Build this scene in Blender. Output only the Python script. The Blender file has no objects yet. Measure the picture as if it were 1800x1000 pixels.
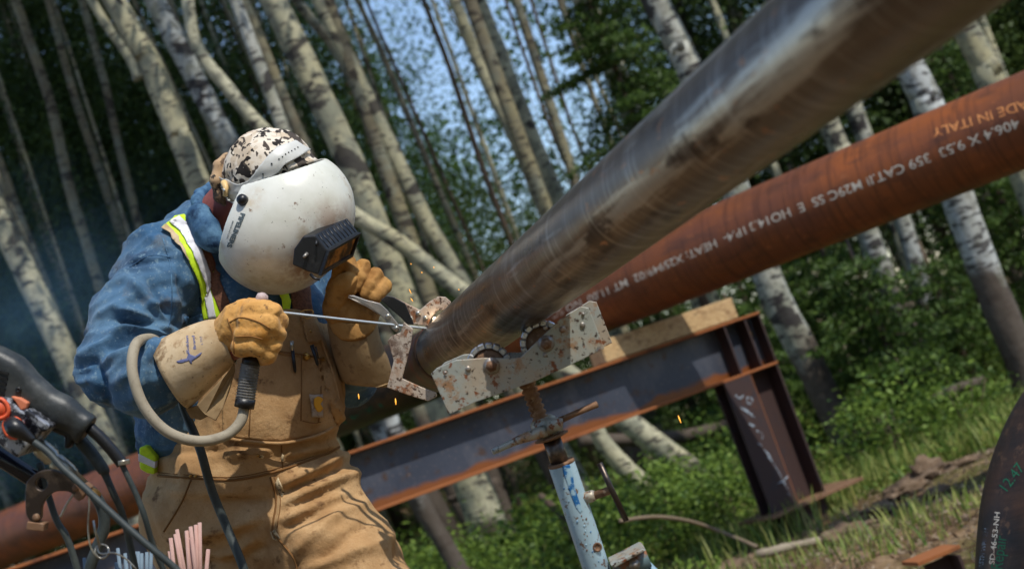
import bpy, math, random
import numpy as np
from mathutils import Vector, Matrix, Quaternion
from mathutils.bvhtree import BVHTree
random.seed(7); rng = np.random.default_rng(11)
S = bpy.context.scene; COL = S.collection
R_ = math.radians
# ---------------------------------------------------------------- camera
FPX = 2500.0; CAMZ = 1.0; PITCH = R_(5.5); ROLL = R_(20.0)
F = np.array([0, math.cos(PITCH), math.sin(PITCH)])
U0 = np.array([0, -math.sin(PITCH), math.cos(PITCH)]); R0 = np.array([1.0, 0, 0])
CR = math.cos(ROLL)*R0 - math.sin(ROLL)*U0
CU = math.sin(ROLL)*R0 + math.cos(ROLL)*U0
CP = np.array([0, 0, CAMZ])
B = np.stack([CR, CU, F])                      # rows: camera axes in the world
def Q(px, py, d): return np.array([(px-900)*d/FPX, (500-py)*d/FPX, d])
def W(q): return np.asarray(q) @ B + CP        # camera metres -> world
def P(px, py, d): return W(Q(px, py, d))
cam = bpy.data.cameras.new("camera"); co = bpy.data.objects.new("camera", cam); COL.objects.link(co)
M = Matrix(((CR[0], CU[0], -F[0], 0), (CR[1], CU[1], -F[1], 0), (CR[2], CU[2], -F[2], CAMZ), (0, 0, 0, 1)))
co.matrix_world = M
cam.sensor_width = 36; cam.lens = 50; cam.clip_end = 2000; cam.clip_start = 0.05
cam.dof.use_dof = True; cam.dof.focus_distance = 2.50; cam.dof.aperture_fstop = 4.9
S.camera = co
# ---------------------------------------------------------------- light
SUN = np.array([0.42, -0.50, 0.86]); SUN /= np.linalg.norm(SUN)
el = math.asin(SUN[2]); az = math.atan2(SUN[0], SUN[1])
w = bpy.data.worlds.new("World"); S.world = w; w.use_nodes = True
nt = w.node_tree; bg = nt.nodes["Background"]
sk = nt.nodes.new("ShaderNodeTexSky"); sk.sky_type = 'NISHITA'; sk.sun_disc = False
sk.sun_elevation = el; sk.sun_rotation = az; sk.air_density = 1.0; sk.dust_density = 0.3
nt.links.new(sk.outputs[0], bg.inputs[0]); bg.inputs[1].default_value = 0.15
sl = bpy.data.lights.new("sun", 'SUN'); sl.energy = 3.0; sl.angle = R_(0.6); sl.color = (1, .95, .86)
so = bpy.data.objects.new("sun", sl); COL.objects.link(so)
so.rotation_euler = Vector(SUN).to_track_quat('Z', 'Y').to_euler()
S.view_settings.view_transform = 'Standard'; S.view_settings.look = 'None'
S.view_settings.exposure = 0.38; S.view_settings.gamma = 1
# ---------------------------------------------------------------- helpers
def tag(o, label=None, cat=None, group=None, kind=None):
    if label: o['label'] = label
    if cat: o['category'] = cat
    if group: o['group'] = group
    if kind: o['kind'] = kind
    return o
def empty(name, loc, label, cat, group=None):
    o = bpy.data.objects.new(name, None); COL.objects.link(o); o.location = Vector(loc); o.empty_display_size = .05
    return tag(o, label, cat, group)
def wloc(o):
    l = Vector((0, 0, 0))
    while o is not None: l = l + o.location; o = o.parent
    return np.array(l)
def obj(name, v, f, mat, parent=None, smooth=True, origin=None):
    """world vertices -> object; local origin at the parent's location (or 'origin')"""
    v = np.asarray(v, dtype=float)
    po = wloc(parent) if parent is not None else np.zeros(3)
    org = po if origin is None else np.asarray(origin, dtype=float)
    me = bpy.data.meshes.new(name)
    me.from_pydata((v-org).tolist(), [], [tuple(int(i) for i in q) for q in f])
    me.update()
    if smooth: me.polygons.foreach_set('use_smooth', [True]*len(me.polygons))
    o = bpy.data.objects.new(name, me); COL.objects.link(o)
    if parent is not None: o.parent = parent
    o.location = Vector(org-po)
    if mat: me.materials.append(mat)
    return o
def fastmesh(name, v, f, mat, quads=True, smooth=False, mi=None):
    me = bpy.data.meshes.new(name); n = len(f); k = f.shape[1]
    me.vertices.add(len(v)); me.vertices.foreach_set('co', np.asarray(v, dtype=np.float32).ravel())
    me.loops.add(n*k); me.loops.foreach_set('vertex_index', f.astype(np.int32).ravel())
    me.polygons.add(n); me.polygons.foreach_set('loop_start', np.arange(0, n*k, k, dtype=np.int32))
    me.polygons.foreach_set('loop_total', np.full(n, k, dtype=np.int32))
    if smooth: me.polygons.foreach_set('use_smooth', np.ones(n, dtype=bool))
    for m in (mat if isinstance(mat, list) else [mat]): me.materials.append(m)
    if mi is not None: me.polygons.foreach_set('material_index', mi.astype(np.int32))
    me.update(); me.validate(); return me
def join(parts):
    vs, fs, n = [], [], 0
    for v, f in parts:
        vs.append(np.asarray(v, dtype=float)); fs += [[i+n for i in q] for q in f]; n += len(v)
    return np.concatenate(vs), fs
def frame(d):
    d = np.asarray(d, float); d = d/np.linalg.norm(d)
    a = np.array([0, 0, 1.0]) if abs(d[2]) < .9 else np.array([1.0, 0, 0])
    x = np.cross(a, d); x /= np.linalg.norm(x); return x, np.cross(d, x), d
def spline(pts, n=8):
    pts = np.asarray(pts, float)
    if len(pts) < 3: return np.array([pts[0]*(1-t)+pts[-1]*t for t in np.linspace(0, 1, n+1)])
    p = np.vstack([2*pts[0]-pts[1], pts, 2*pts[-1]-pts[-2]]); out = []
    for i in range(1, len(p)-2):
        for t in np.linspace(0, 1, n, endpoint=False):
            out.append(.5*((2*p[i])+(-p[i-1]+p[i+1])*t+(2*p[i-1]-5*p[i]+4*p[i+1]-p[i+2])*t*t+(-p[i-1]+3*p[i]-3*p[i+1]+p[i+2])*t**3))
    out.append(p[-2]); return np.array(out)
def tube(pts, r, seg=12, cap=True, n=0, jit=0):
    """pts (k,3) world, r scalar or list"""
    pts = np.asarray(pts, float); r = np.full(len(pts), r, float) if np.isscalar(r) else np.asarray(r, float)
    if n:
        q = spline(np.column_stack([pts, r]), n); pts, r = q[:, :3], q[:, 3]
    k = len(pts); T = np.gradient(pts, axis=0); T /= np.linalg.norm(T, axis=1)[:, None]+1e-12
    x, y, _ = frame(T[0]); v = []
    for i in range(k):
        x = x-T[i]*np.dot(x, T[i]); x /= np.linalg.norm(x); y = np.cross(T[i], x)
        a = np.linspace(0, 2*math.pi, seg, endpoint=False)
        rr = r[i]*(1+(rng.normal(0, jit, seg) if jit else 0))
        v.append(pts[i]+(np.cos(a)*rr)[:, None]*x+(np.sin(a)*rr)[:, None]*y)
    v = np.concatenate(v); f = []
    for i in range(k-1):
        for j in range(seg):
            f.append((i*seg+j, i*seg+(j+1) % seg, (i+1)*seg+(j+1) % seg, (i+1)*seg+j))
    if cap: f.append(tuple(range(seg))[::-1]); f.append(tuple((k-1)*seg+j for j in range(seg)))
    return v, f
def pipe_hollow(A, Bp, r, th, seg=64, rings=24):
    A, Bp = np.asarray(A), np.asarray(Bp); x, y, d = frame(Bp-A); L = np.linalg.norm(Bp-A)
    prof = [(t*L, r) for t in np.linspace(0, 1, rings)]+[(L, r-th), (0, r-th)]
    return lathe(prof, A, d, seg, closed=True)
def lathe(prof, A, d, seg=32, closed=False):
    x, y, d = frame(d); A = np.asarray(A, float); v = []; a = np.linspace(0, 2*math.pi, seg, endpoint=False)
    for (t, r) in prof: v.append(A+d*t+(np.cos(a)*r)[:, None]*x+(np.sin(a)*r)[:, None]*y)
    v = np.concatenate(v); k = len(prof); f = []
    for i in range(k if closed else k-1):
        i2 = (i+1) % k
        for j in range(seg): f.append((i*seg+j, i*seg+(j+1) % seg, i2*seg+(j+1) % seg, i2*seg+j))
    if not closed:
        if prof[0][1] > 1e-5: f.append(tuple(range(seg))[::-1])
        if prof[-1][1] > 1e-5: f.append(tuple((k-1)*seg+j for j in range(seg)))
    return v, f
def box(c, ax, h):
    """c centre, ax 3 axes rows, h half sizes"""
    c = np.asarray(c, float); ax = np.asarray(ax, float); v = []
    for sx in (-1, 1):
        for sy in (-1, 1):
            for sz in (-1, 1): v.append(c+sx*h[0]*ax[0]+sy*h[1]*ax[1]+sz*h[2]*ax[2])
    f = [(0, 1, 3, 2), (4, 6, 7, 5), (0, 4, 5, 1), (2, 3, 7, 6), (0, 2, 6, 4), (1, 5, 7, 3)]
    return np.array(v), f
def prism(poly, dvec):
    """poly (n,3) world (any), extruded by dvec"""
    poly = np.asarray(poly, float); n = len(poly); v = np.concatenate([poly, poly+np.asarray(dvec)])
    f = [tuple(range(n)), tuple(range(2*n-1, n-1, -1))]+[(i, i+n, (i+1) % n+n, (i+1) % n) for i in range(n)]
    return v, f
def bevel(o, wd=.002, seg=2, ang=35):
    m = o.modifiers.new("b", 'BEVEL'); m.width = wd; m.segments = seg; m.limit_method = 'ANGLE'; m.angle_limit = R_(ang)
    try: m.harden_normals = False
    except Exception: pass
    for p in o.data.polygons: p.use_smooth = False
    return o
def pxplate(pts, d, th, name, mat, parent, tilt=None, bev=.0015):
    """flat plate: outline in picture coordinates at depth d (or per point), thickness th away from the camera"""
    q = [P(p[0], p[1], p[2] if len(p) > 2 else d) for p in pts]
    v, f = prism(q, F*th)
    o = obj(name, v, f, mat, parent, smooth=False)
    if bev: bevel(o, bev)
    return o
def curvemesh(cu):
    o = bpy.data.objects.new("tmp", cu); COL.objects.link(o); bpy.context.view_layer.update()
    me = bpy.data.meshes.new_from_object(o.evaluated_get(bpy.context.evaluated_depsgraph_get()))
    bpy.data.objects.remove(o); v = np.array([tuple(x.co) for x in me.vertices]); f = [tuple(p.vertices) for p in me.polygons]
    bpy.data.meshes.remove(me); return v, f
def holed(outer, holes, th, bev=0):
    cu = bpy.data.curves.new("c", 'CURVE'); cu.dimensions = '2D'; cu.fill_mode = 'BOTH'; cu.extrude = th/2; cu.bevel_depth = bev
    for loop in [outer]+holes:
        s = cu.splines.new('POLY'); s.points.add(len(loop)-1); s.use_cyclic_u = True
        for i, p in enumerate(loop): s.points[i].co = (p[0], p[1], 0, 1)
    return curvemesh(cu)
def pxholed(outer, holes, d, th, name, mat, parent, smoothn=0):
    """plate with holes, picture coordinates at depth d"""
    k = d/FPX
    def cv(l): return [((p[0]-900)*k, (500-p[1])*k) for p in l]
    if smoothn: outer = [tuple(x) for x in spline(list(outer)+[outer[0]], smoothn)[:-1]]
    v, f = holed(cv(outer), [cv(h) for h in holes], th, th*.15)
    q = np.column_stack([v[:, 0], v[:, 1], d+th/2+v[:, 2]])
    o = obj(name, W(q), f, mat, parent, smooth=False); return o
def circ(cx, cy, r, n=20, ry=None): return [(cx+r*math.cos(a), cy+(ry or r)*math.sin(a)) for a in np.linspace(0, 2*math.pi, n, endpoint=False)]
def textmesh(s, size=1.0, bold=0.0, space=1.0):
    cu = bpy.data.curves.new("t", 'FONT'); cu.body = s; cu.size = size; cu.offset = bold; cu.space_character = space; cu.resolution_u = 3
    return curvemesh(cu)
def refine(v, f, maxlen):
    """triangulate & split long edges so flat outlines can be bent"""
    import bmesh
    me = bpy.data.meshes.new("r"); me.from_pydata(v.tolist(), [], f); bm = bmesh.new(); bm.from_mesh(me)
    bmesh.ops.triangulate(bm, faces=bm.faces)
    for _ in range(4):
        e = [e for e in bm.edges if e.calc_length() > maxlen]
        if not e: break
        bmesh.ops.subdivide_edges(bm, edges=e, cuts=1); bmesh.ops.triangulate(bm, faces=bm.faces)
    vv = np.array([tuple(x.co) for x in bm.verts]); bm.verts.index_update(); ff = [tuple(x.index for x in q.verts) for q in bm.faces]
    bm.free(); bpy.data.meshes.remove(me); return vv, ff
# numpy value noise
def vn(p, seed=0):
    p = np.asarray(p, np.float64); i = np.floor(p).astype(np.int64); f = p-i; f = f*f*(3-2*f)
    def h(a, b, c):
        n = (a*374761393+b*668265263+c*2147483647+seed*974634777) & 0xffffffff
        n = ((n ^ (n >> 13))*1274126177) & 0xffffffff; n = ((n ^ (n >> 16))*2246822519) & 0xffffffff
        return (n ^ (n >> 15))/4294967295.0
    x, y, z = i[..., 0], i[..., 1], i[..., 2]; fx, fy, fz = f[..., 0], f[..., 1], f[..., 2]
    c = lambda a, b, t: a+(b-a)*t
    return c(c(c(h(x, y, z), h(x+1, y, z), fx), c(h(x, y+1, z), h(x+1, y+1, z), fx), fy),
             c(c(h(x, y, z+1), h(x+1, y, z+1), fx), c(h(x, y+1, z+1), h(x+1, y+1, z+1), fx), fy), fz)*2-1
def fbm(p, o=3, seed=0):
    p = np.asarray(p); return sum(vn(p*2**k, seed+k)/2**k for k in range(o))
# ------------------------------------------------ signed distance bodies (camera metres)
class Body:
    def __init__(s, lo, hi, h):
        s.lo = np.array(lo, float); s.h = h; n = np.ceil((np.array(hi)-s.lo)/h).astype(int)+1
        g = [s.lo[i]+h*np.arange(n[i]) for i in range(3)]
        s.X, s.Y, s.Z = np.meshgrid(*g, indexing='ij', sparse=True); s.d = np.full(n, 9.0, np.float32)
    def _m(s, d, k):
        if k <= 0: s.d = np.minimum(s.d, d)
        else:
            h = np.maximum(k-np.abs(s.d-d), 0)/k; s.d = np.minimum(s.d, d)-h*h*k*.25
        s.d = s.d.astype(np.float32)
    def cap(s, a, b, ra, rb, k=.02, sub=False, sq=None):
        a, b = np.array(a), np.array(b); ba = b-a; L = ba@ba+1e-12
        x, y, z = s.X-a[0], s.Y-a[1], s.Z-a[2]; t = np.clip((x*ba[0]+y*ba[1]+z*ba[2])/L, 0, 1)
        dz = (z-t*ba[2])/(sq or 1)
        d = np.sqrt((x-t*ba[0])**2+(y-t*ba[1])**2+dz**2)-(ra+(rb-ra)*t)
        if sub: s.cut(-d, k)
        else: s._m(d, k)
        return s
    def chain(s, pts, k=.02, sq=None):
        for p, q in zip(pts[:-1], pts[1:]): s.cap(Q(*p[:3]), Q(*q[:3]), p[3], q[3], k, sq=sq)
        return s
    def ell(s, c, r, ax=None, k=.03, sub=False):
        x, y, z = s.X-c[0], s.Y-c[1], s.Z-c[2]
        if ax is not None: x, y, z = (x*a[0]+y*a[1]+z*a[2] for a in ax)
        k0 = np.sqrt((x/r[0])**2+(y/r[1])**2+(z/r[2])**2); k1 = np.sqrt((x/r[0]**2)**2+(y/r[1]**2)**2+(z/r[2]**2)**2)+1e-9
        d = k0*(k0-1)/k1
        if sub: s.cut(-d, k)
        else: s._m(d, k)
        return s
    def cut(s, d, k=0):                       # intersect with d<0
        if k <= 0: s.d = np.maximum(s.d, d).astype(np.float32)
        else:
            h = np.maximum(k-np.abs(s.d-d), 0)/k; s.d = (np.maximum(s.d, d)+h*h*k*.25).astype(np.float32)
        return s
    def plane(s, p, n, k=0):                  # keep the side against n
        n = np.array(n, float); n /= np.linalg.norm(n)
        return s.cut((s.X-p[0])*n[0]+(s.Y-p[1])*n[1]+(s.Z-p[2])*n[2], k)
    def shell(s, th): s.d = np.maximum(s.d, -s.d-th); return s
    def mesh(s):
        d = s.d; ins = d < 0
        n = np.array(d.shape)-1; cnt = np.zeros(n, np.int8); cs = [(i, j, k) for i in (0, 1) for j in (0, 1) for k in (0, 1)]
        sl = lambda c: tuple(slice(c[a], c[a]+n[a]) for a in range(3))
        for c in cs: cnt += ins[sl(c)]
        act = np.argwhere((cnt > 0) & (cnt < 8)); V = {c: d[act[:, 0]+c[0], act[:, 1]+c[1], act[:, 2]+c[2]] for c in cs}
        acc = np.zeros((len(act), 3)); m = np.zeros(len(act))
        for a in cs:
            for ax in range(3):
                if a[ax] == 0:
                    b = list(a); b[ax] = 1; b = tuple(b); va, vb = V[a], V[b]; x = (va < 0) != (vb < 0)
                    t = np.where(x, va/(va-vb+1e-20), 0); p = np.tile(np.array(a, float), (len(act), 1)); p[:, ax] = t
                    acc += p*x[:, None]; m += x
        v = (act+acc/m[:, None])*s.h+s.lo
        idx = np.full(n, -1, np.int64); idx[act[:, 0], act[:, 1], act[:, 2]] = np.arange(len(act)); F_ = []
        for ax in range(3):
            o1, o2 = (ax+1) % 3, (ax+2) % 3
            A = [slice(None)]*3; Bq = [slice(None)]*3; A[ax] = slice(0, -1); Bq[ax] = slice(1, None)
            ia, ib = ins[tuple(A)], ins[tuple(Bq)]; e = np.argwhere(ia != ib)
            e = e[(e[:, o1] > 0) & (e[:, o2] > 0) & (e[:, o1] < n[o1]) & (e[:, o2] < n[o2])]
            u1 = np.zeros(3, int); u1[o1] = 1; u2 = np.zeros(3, int); u2[o2] = 1
            g = lambda q: idx[q[:, 0], q[:, 1], q[:, 2]]
            q = np.stack([g(e-u1-u2), g(e-u2), g(e), g(e-u1)], 1); fl = ia[e[:, 0], e[:, 1], e[:, 2]]
            q[~fl] = q[~fl][:, ::-1]; F_.append(q)
        return v, np.concatenate(F_)
def normals(v, f):
    f = np.asarray(f); a = np.cross(v[f[:, 2]]-v[f[:, 0]], v[f[:, 3]]-v[f[:, 1]]); N = np.zeros_like(v)
    for i in range(4): np.add.at(N, f[:, i], a)
    return N/(np.linalg.norm(N, axis=1)[:, None]+1e-12)
def bodyobj(name, vf, mat, parent, disp=None):
    v, f = vf
    if disp is not None: v = v+normals(v, f)*disp(v)[:, None]
    o = obj(name, W(v), f, mat, parent); return o, BVHTree.FromPolygons(v.tolist(), [tuple(int(i) for i in q) for q in f])
def pxy(v): return np.column_stack([900+v[:, 0]*FPX/v[:, 2], 500-v[:, 1]*FPX/v[:, 2]])
def ridge(p, ang, la, lc, seed=0, warp=.5):
    """folds running along angle ang (picture plane), la/lc long and cross wavelengths in m"""
    a = R_(ang); c, s_ = math.cos(a), math.sin(a); x = p[:, 0]*c+p[:, 1]*s_; y = -p[:, 0]*s_+p[:, 1]*c
    wv = vn(np.column_stack([x/la*1.3, y/la*1.3, p[:, 2]/la]), seed+5)*warp
    n = vn(np.column_stack([x/la, y/lc+wv*1.5, p[:, 2]/lc*.6]), seed); return (1-np.abs(n)*2.0)
def strokes(p, L):
    """L: (x0,y0,x1,y1,width px,height m) creases in picture coordinates"""
    q = pxy(p); out = np.zeros(len(p))
    for x0, y0, x1, y1, wd, am in L:
        a = np.array([x0, y0], float); b = np.array([x1, y1], float)-a; t = np.clip(((q-a)@b)/(b@b), 0, 1)
        dd = np.linalg.norm(q-a-t[:, None]*b, axis=1)/wd; out += am*np.exp(-dd**2)*np.clip(4*np.minimum(t+.1, 1.1-t), 0, 1)
    return out
def hit(bvh, px, py, off=0.0, dflt=None):
    o = Vector((0, 0, 0)); dr = Vector(Q(px, py, 1.0)).normalized(); h = bvh.ray_cast(o, dr)
    if h[0] is None: return dflt
    n = h[1]
    if n.dot(dr) > 0: n = -n
    return np.array(h[0]+n*off)
def drape(poly, bvh, off, name, mat, parent, step=6, th=.003, dflt=2.7, smooth=True, bulge=0, nrm=False):
    """cloth piece cut to a picture-space outline and laid on a surface"""
    v = np.array([(p[0], p[1], 0.0) for p in poly]); v2, f2 = refine(v, [tuple(range(len(v)))], step)
    q = []
    last = dflt
    for p in v2:
        h = hit(bvh, p[0], p[1], off)
        if h is None: h = Q(p[0], p[1], last)
        else:
            last = h[2]
            if bulge:
                zs = [k_[2] for k_ in (hit(bvh, p[0]+bulge*math.cos(a), p[1]+bulge*math.sin(a), off) for a in np.linspace(0, 6.28, 9)[:-1]) if k_ is not None and abs(k_[2]-last) < .03]
                if zs: zm = min(np.mean(zs+[last]), last+.001); h = h*(zm/h[2])
        q.append(h)
    q = np.array(q); q2 = q.copy(); q2[:, 2] += th; n = len(q)
    import collections
    ec = collections.Counter()
    for t in f2:
        for i in range(3): ec[frozenset((t[i], t[(i+1) % 3]))] += 1
    fs = [tuple(t) for t in f2]+[tuple(i+n for i in t[::-1]) for t in f2]
    for t in f2:
        for i in range(3):
            a, b = t[i], t[(i+1) % 3]
            if ec[frozenset((a, b))] == 1: fs.append((b, a, a+n, b+n))
    return obj(name, W(np.concatenate([q, q2])), fs, mat, parent, smooth=smooth)
def pxtube(pts, r, name, mat, parent, n=6, seg=12):
    """pts (px,py,d)"""
    v, f = tube([P(*p[:3]) for p in pts], r, seg, n=n); return obj(name, v, f, mat, parent)
def seamline(pts, bvh, r, name, mat, parent, n=5):
    pp = spline(pts, n); q = []
    for p in pp:
        h = hit(bvh, p[0], p[1], r*.3)
        if h is not None: q.append(W(h))
    if len(q) < 3: return
    v, f = tube(q, r, 6); return obj(name, v, f, mat, parent)
# ---------------------------------------------------------------- materials
def srgb(*c): return tuple(((x/255)/12.92 if x/255 < .04045 else ((x/255+.055)/1.055)**2.4) for x in c)+(1,)
MT = {}
def mat(name, base, rough=.6, metal=0.0, layers=(), bump=0.0, bscale=50, bstretch=(1, 1, 1), sheen=0, rvar=0, spec=.5, coat=0, bump2=None):
    """base colour plus layers (scale, lo, hi, colour, stretch, detail) mixed by noise; bump by noise"""
    m = bpy.data.materials.new(name); m.use_nodes = True; t = m.node_tree; N, L = t.nodes, t.links; b = N["Principled BSDF"]
    tc = N.new("ShaderNodeTexCoord"); cur = None
    b.inputs['Roughness'].default_value = rough; b.inputs['Metallic'].default_value = metal
    b.inputs['Specular IOR Level'].default_value = spec
    if sheen: b.inputs['Sheen Weight'].default_value = sheen; b.inputs['Sheen Roughness'].default_value = .5
    if coat: b.inputs['Coat Weight'].default_value = coat; b.inputs['Coat Roughness'].default_value = .15
    col = N.new("ShaderNodeRGB"); col.outputs[0].default_value = base; cur = col.outputs[0]
    def noise(scale, stretch, detail=5, off=0):
        mp = N.new("ShaderNodeMapping"); mp.inputs['Scale'].default_value = stretch; mp.inputs['Location'].default_value = (off, off*.7, off*.3)
        L.new(tc.outputs['Object'], mp.inputs[0]); n = N.new("ShaderNodeTexNoise"); n.inputs['Scale'].default_value = scale; n.inputs['Detail'].default_value = detail; n.inputs['Roughness'].default_value = .64
        L.new(mp.outputs[0], n.inputs['Vector']); return n.outputs['Fac']
    for i, ly in enumerate(layers):
        sc, lo, hi, c = ly[:4]; st = ly[4] if len(ly) > 4 else (1, 1, 1); de = ly[5] if len(ly) > 5 else 6
        mr = N.new("ShaderNodeMapRange"); mr.inputs[1].default_value = lo; mr.inputs[2].default_value = hi
        L.new(noise(sc, st, de, i*3.7+1), mr.inputs[0]); mx = N.new("ShaderNodeMix"); mx.data_type = 'RGBA'
        L.new(mr.outputs[0], mx.inputs[0]); L.new(cur, mx.inputs[6]); mx.inputs[7].default_value = c; cur = mx.outputs[2]
        if len(ly) > 6:   # layer keeps its own metallic / roughness
            mm = N.new("ShaderNodeMapRange"); mm.inputs[3].default_value = b.inputs['Metallic'].default_value; mm.inputs[4].default_value = ly[6]
            L.new(mr.outputs[0], mm.inputs[0]); L.new(mm.outputs[0], b.inputs['Metallic'])
    L.new(cur, b.inputs['Base Color'])
    if rvar:
        mr = N.new("ShaderNodeMapRange"); mr.inputs[1].default_value = .3; mr.inputs[2].default_value = .7
        mr.inputs[3].default_value = max(rough-rvar, .03); mr.inputs[4].default_value = min(rough+rvar, 1); L.new(noise(bscale*.3, (1, 1, 1), 4, 9), mr.inputs[0]); L.new(mr.outputs[0], b.inputs['Roughness'])
    if bump:
        bn = N.new("ShaderNodeBump"); bn.inputs['Strength'].default_value = 1; bn.inputs['Distance'].default_value = bump
        L.new(noise(bscale, bstretch, 6, 4), bn.inputs['Height']); prev = bn
        if bump2:
            b2 = N.new("ShaderNodeBump"); b2.inputs['Distance'].default_value = bump2[0]; L.new(noise(bump2[1], bump2[2], 3, 8), b2.inputs['Height']); L.new(bn.outputs[0], b2.inputs['Normal']); prev = b2
        L.new(prev.outputs[0], b.inputs['Normal'])
    MT[name] = m; return m
rust = srgb(128, 66, 30)
m_denim = mat("denim", srgb(54, 92, 126), .85, layers=[(9, .36, .70, srgb(98, 130, 154)), (12, .46, .72, srgb(36, 62, 90)), (16, .58, .72, srgb(92, 102, 112)), (60, .56, .66, srgb(104, 130, 148)), (160, .62, .68, srgb(130, 150, 162))], bump=.0028, bscale=30, bstretch=(1, 1, 1), bump2=(.0006, 500, (1, 1, 1)), sheen=.1, spec=.2)
m_denimd = mat("denim_dark", srgb(52, 84, 116), .85, layers=[(18, .42, .62, srgb(92, 128, 156)), (30, .52, .66, srgb(30, 52, 78))], bump=.002, bscale=50, spec=.2)
m_duck = mat("duck_canvas", srgb(176, 140, 98), .88, layers=[(5, .42, .66, srgb(150, 114, 76)), (12, .45, .66, srgb(192, 158, 116)), (26, .58, .68, srgb(118, 88, 60)), (260, .5, .8, srgb(160, 124, 84))], bump=.005, bscale=20, bump2=(.0005, 600, (1, 1, 1)), spec=.15)
m_duckd = mat("duck_seam", srgb(122, 88, 54), .9, spec=.1)
m_glove = mat("glove_leather", srgb(206, 152, 82), .75, layers=[(16, .45, .66, srgb(212, 162, 92)), (30, .53, .66, srgb(158, 112, 58)), (9, .54, .66, srgb(212, 142, 50)), (70, .60, .68, srgb(110, 80, 50))], bump=.003, bscale=45, spec=.25, sheen=.1)
m_glove2 = mat("glove_leather_grimy", srgb(176, 132, 76), .8, layers=[(16, .45, .65, srgb(146, 104, 56)), (30, .55, .7, srgb(118, 84, 48)), (9, .56, .68, srgb(196, 146, 72))], bump=.002, bscale=60, spec=.2)
m_cuff = mat("cuff_suede", srgb(206, 184, 150), .9, layers=[(7, .45, .62, srgb(182, 154, 116)), (40, .56, .66, srgb(166, 138, 104)), (14, .60, .68, srgb(136, 112, 84)), (110, .62, .68, srgb(120, 100, 78))], bump=.001, bscale=60, spec=.15)
m_cuff2 = mat("cuff_suede_worn", srgb(160, 134, 98), .9, layers=[(10, .45, .7, srgb(134, 108, 76)), (40, .56, .72, srgb(110, 84, 56))], bump=.001, bscale=60, spec=.15)
m_seam = mat("leather_seam", srgb(140, 96, 44), .85)
m_helmet = mat("helmet_shell", srgb(222, 222, 212), .34, layers=[(7, .5, .75, srgb(204, 204, 188)), (45, .645, .70, srgb(130, 104, 80)), (170, .66, .70, srgb(70, 58, 48)), (10, .58, .72, srgb(190, 176, 146))], bump=.0006, bscale=25, rvar=.08)
m_black = mat("black_plastic", srgb(20, 20, 22), .38, layers=[(40, .56, .70, srgb(50, 48, 46))], bump=.0004, bscale=120)
m_lens = mat("gold_reflection_lens", srgb(196, 132, 66), .14, .9, layers=[(28, .38, .56, srgb(70, 48, 32))])  # gold lens; brown and dark mottling imitate the glove's reflection
m_skin = mat("skin", srgb(150, 84, 72), .6, layers=[(25, .4, .7, srgb(120, 60, 52))], bump=.0015, bscale=70)
m_hair = mat("hair", srgb(60, 44, 34), .7)
m_strapw = mat("band_plastic", srgb(206, 206, 200), .4, layers=[(20, .55, .75, srgb(172, 172, 164))])
m_lime = mat("lime_webbing", srgb(206, 240, 40), .7, layers=[(80, .5, .8, srgb(176, 214, 40))])
m_silver = mat("reflective_tape", srgb(226, 226, 230), .4, 0.0, layers=[(30, .5, .75, srgb(190, 190, 196)), (90, .64, .72, srgb(120, 116, 110))])
m_brownst = mat("brown_webbing", srgb(120, 78, 56), .85, layers=[(200, .45, .6, srgb(92, 58, 42))])
m_brass = mat("brass", srgb(190, 150, 84), .35, .9, layers=[(60, .5, .7, srgb(140, 104, 54))])
m_gsteel = mat("grey_steel", srgb(150, 146, 140), .42, .7, layers=[(30, .48, .7, srgb(190, 176, 160)), (22, .56, .66, srgb(140, 92, 62), (1, 1, 1), 8, .1), (90, .62, .7, srgb(92, 66, 48), (1, 1, 1), 4, .1)], bump=.0006, bscale=80, rvar=.1)
m_clampp = mat("worn_painted_plate", srgb(190, 176, 160), .5, .15, layers=[(26, .48, .62, srgb(178, 148, 124)), (50, .56, .62, srgb(146, 100, 70)), (16, .57, .64, srgb(120, 100, 86)), (140, .56, .62, srgb(84, 62, 50))], bump=.0008, bscale=80, rvar=.1)
m_jackp = mat("jack_plate_paint", srgb(164, 168, 160), .45, .25, layers=[(12, .48, .62, srgb(176, 162, 142)), (30, .545, .63, srgb(160, 124, 92)), (50, .58, .63, srgb(132, 80, 50)), (18, .60, .66, srgb(96, 108, 114)), (130, .58, .64, srgb(66, 50, 40))], bump=.0008, bscale=70, rvar=.1)
m_jackt = mat("jack_tube_paint", srgb(160, 186, 198), .42, .1, layers=[(14, .48, .62, srgb(126, 158, 176), (1, 1, .3)), (90, .58, .64, srgb(116, 96, 82)), (36, .64, .70, srgb(44, 104, 150), (1, 1, .4)), (30, .66, .72, srgb(140, 90, 60))], bump=.0005, bscale=60, rvar=.1)
m_bluep = mat("blue_paint", srgb(22, 98, 158), .5, layers=[(60, .46, .54, srgb(150, 182, 198))])
m_rustst = mat("rusty_bar", srgb(132, 100, 74), .7, .3, layers=[(50, .5, .65, srgb(96, 64, 44)), (90, .58, .7, srgb(168, 146, 122))], bump=.0012, bscale=110)
m_darkst = mat("dark_steel", srgb(70, 62, 58), .35, .8, layers=[(30, .5, .7, srgb(128, 112, 98))], bump=.0005, bscale=70)
m_chain = mat("chain_steel", srgb(196, 196, 196), .32, .9, layers=[(80, .52, .7, srgb(120, 112, 104))], bump=.0006, bscale=120)
m_cable = mat("cable_grey", srgb(156, 146, 126), .75, layers=[(30, .5, .75, srgb(128, 118, 100)), (120, .6, .75, srgb(104, 94, 80))], bump=.0006, bscale=90)
m_cabled = mat("cable_dark", srgb(46, 54, 54), .6, layers=[(20, .5, .7, srgb(76, 82, 78)), (60, .6, .7, srgb(34, 38, 38))], bump=.0004, bscale=90)
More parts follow.
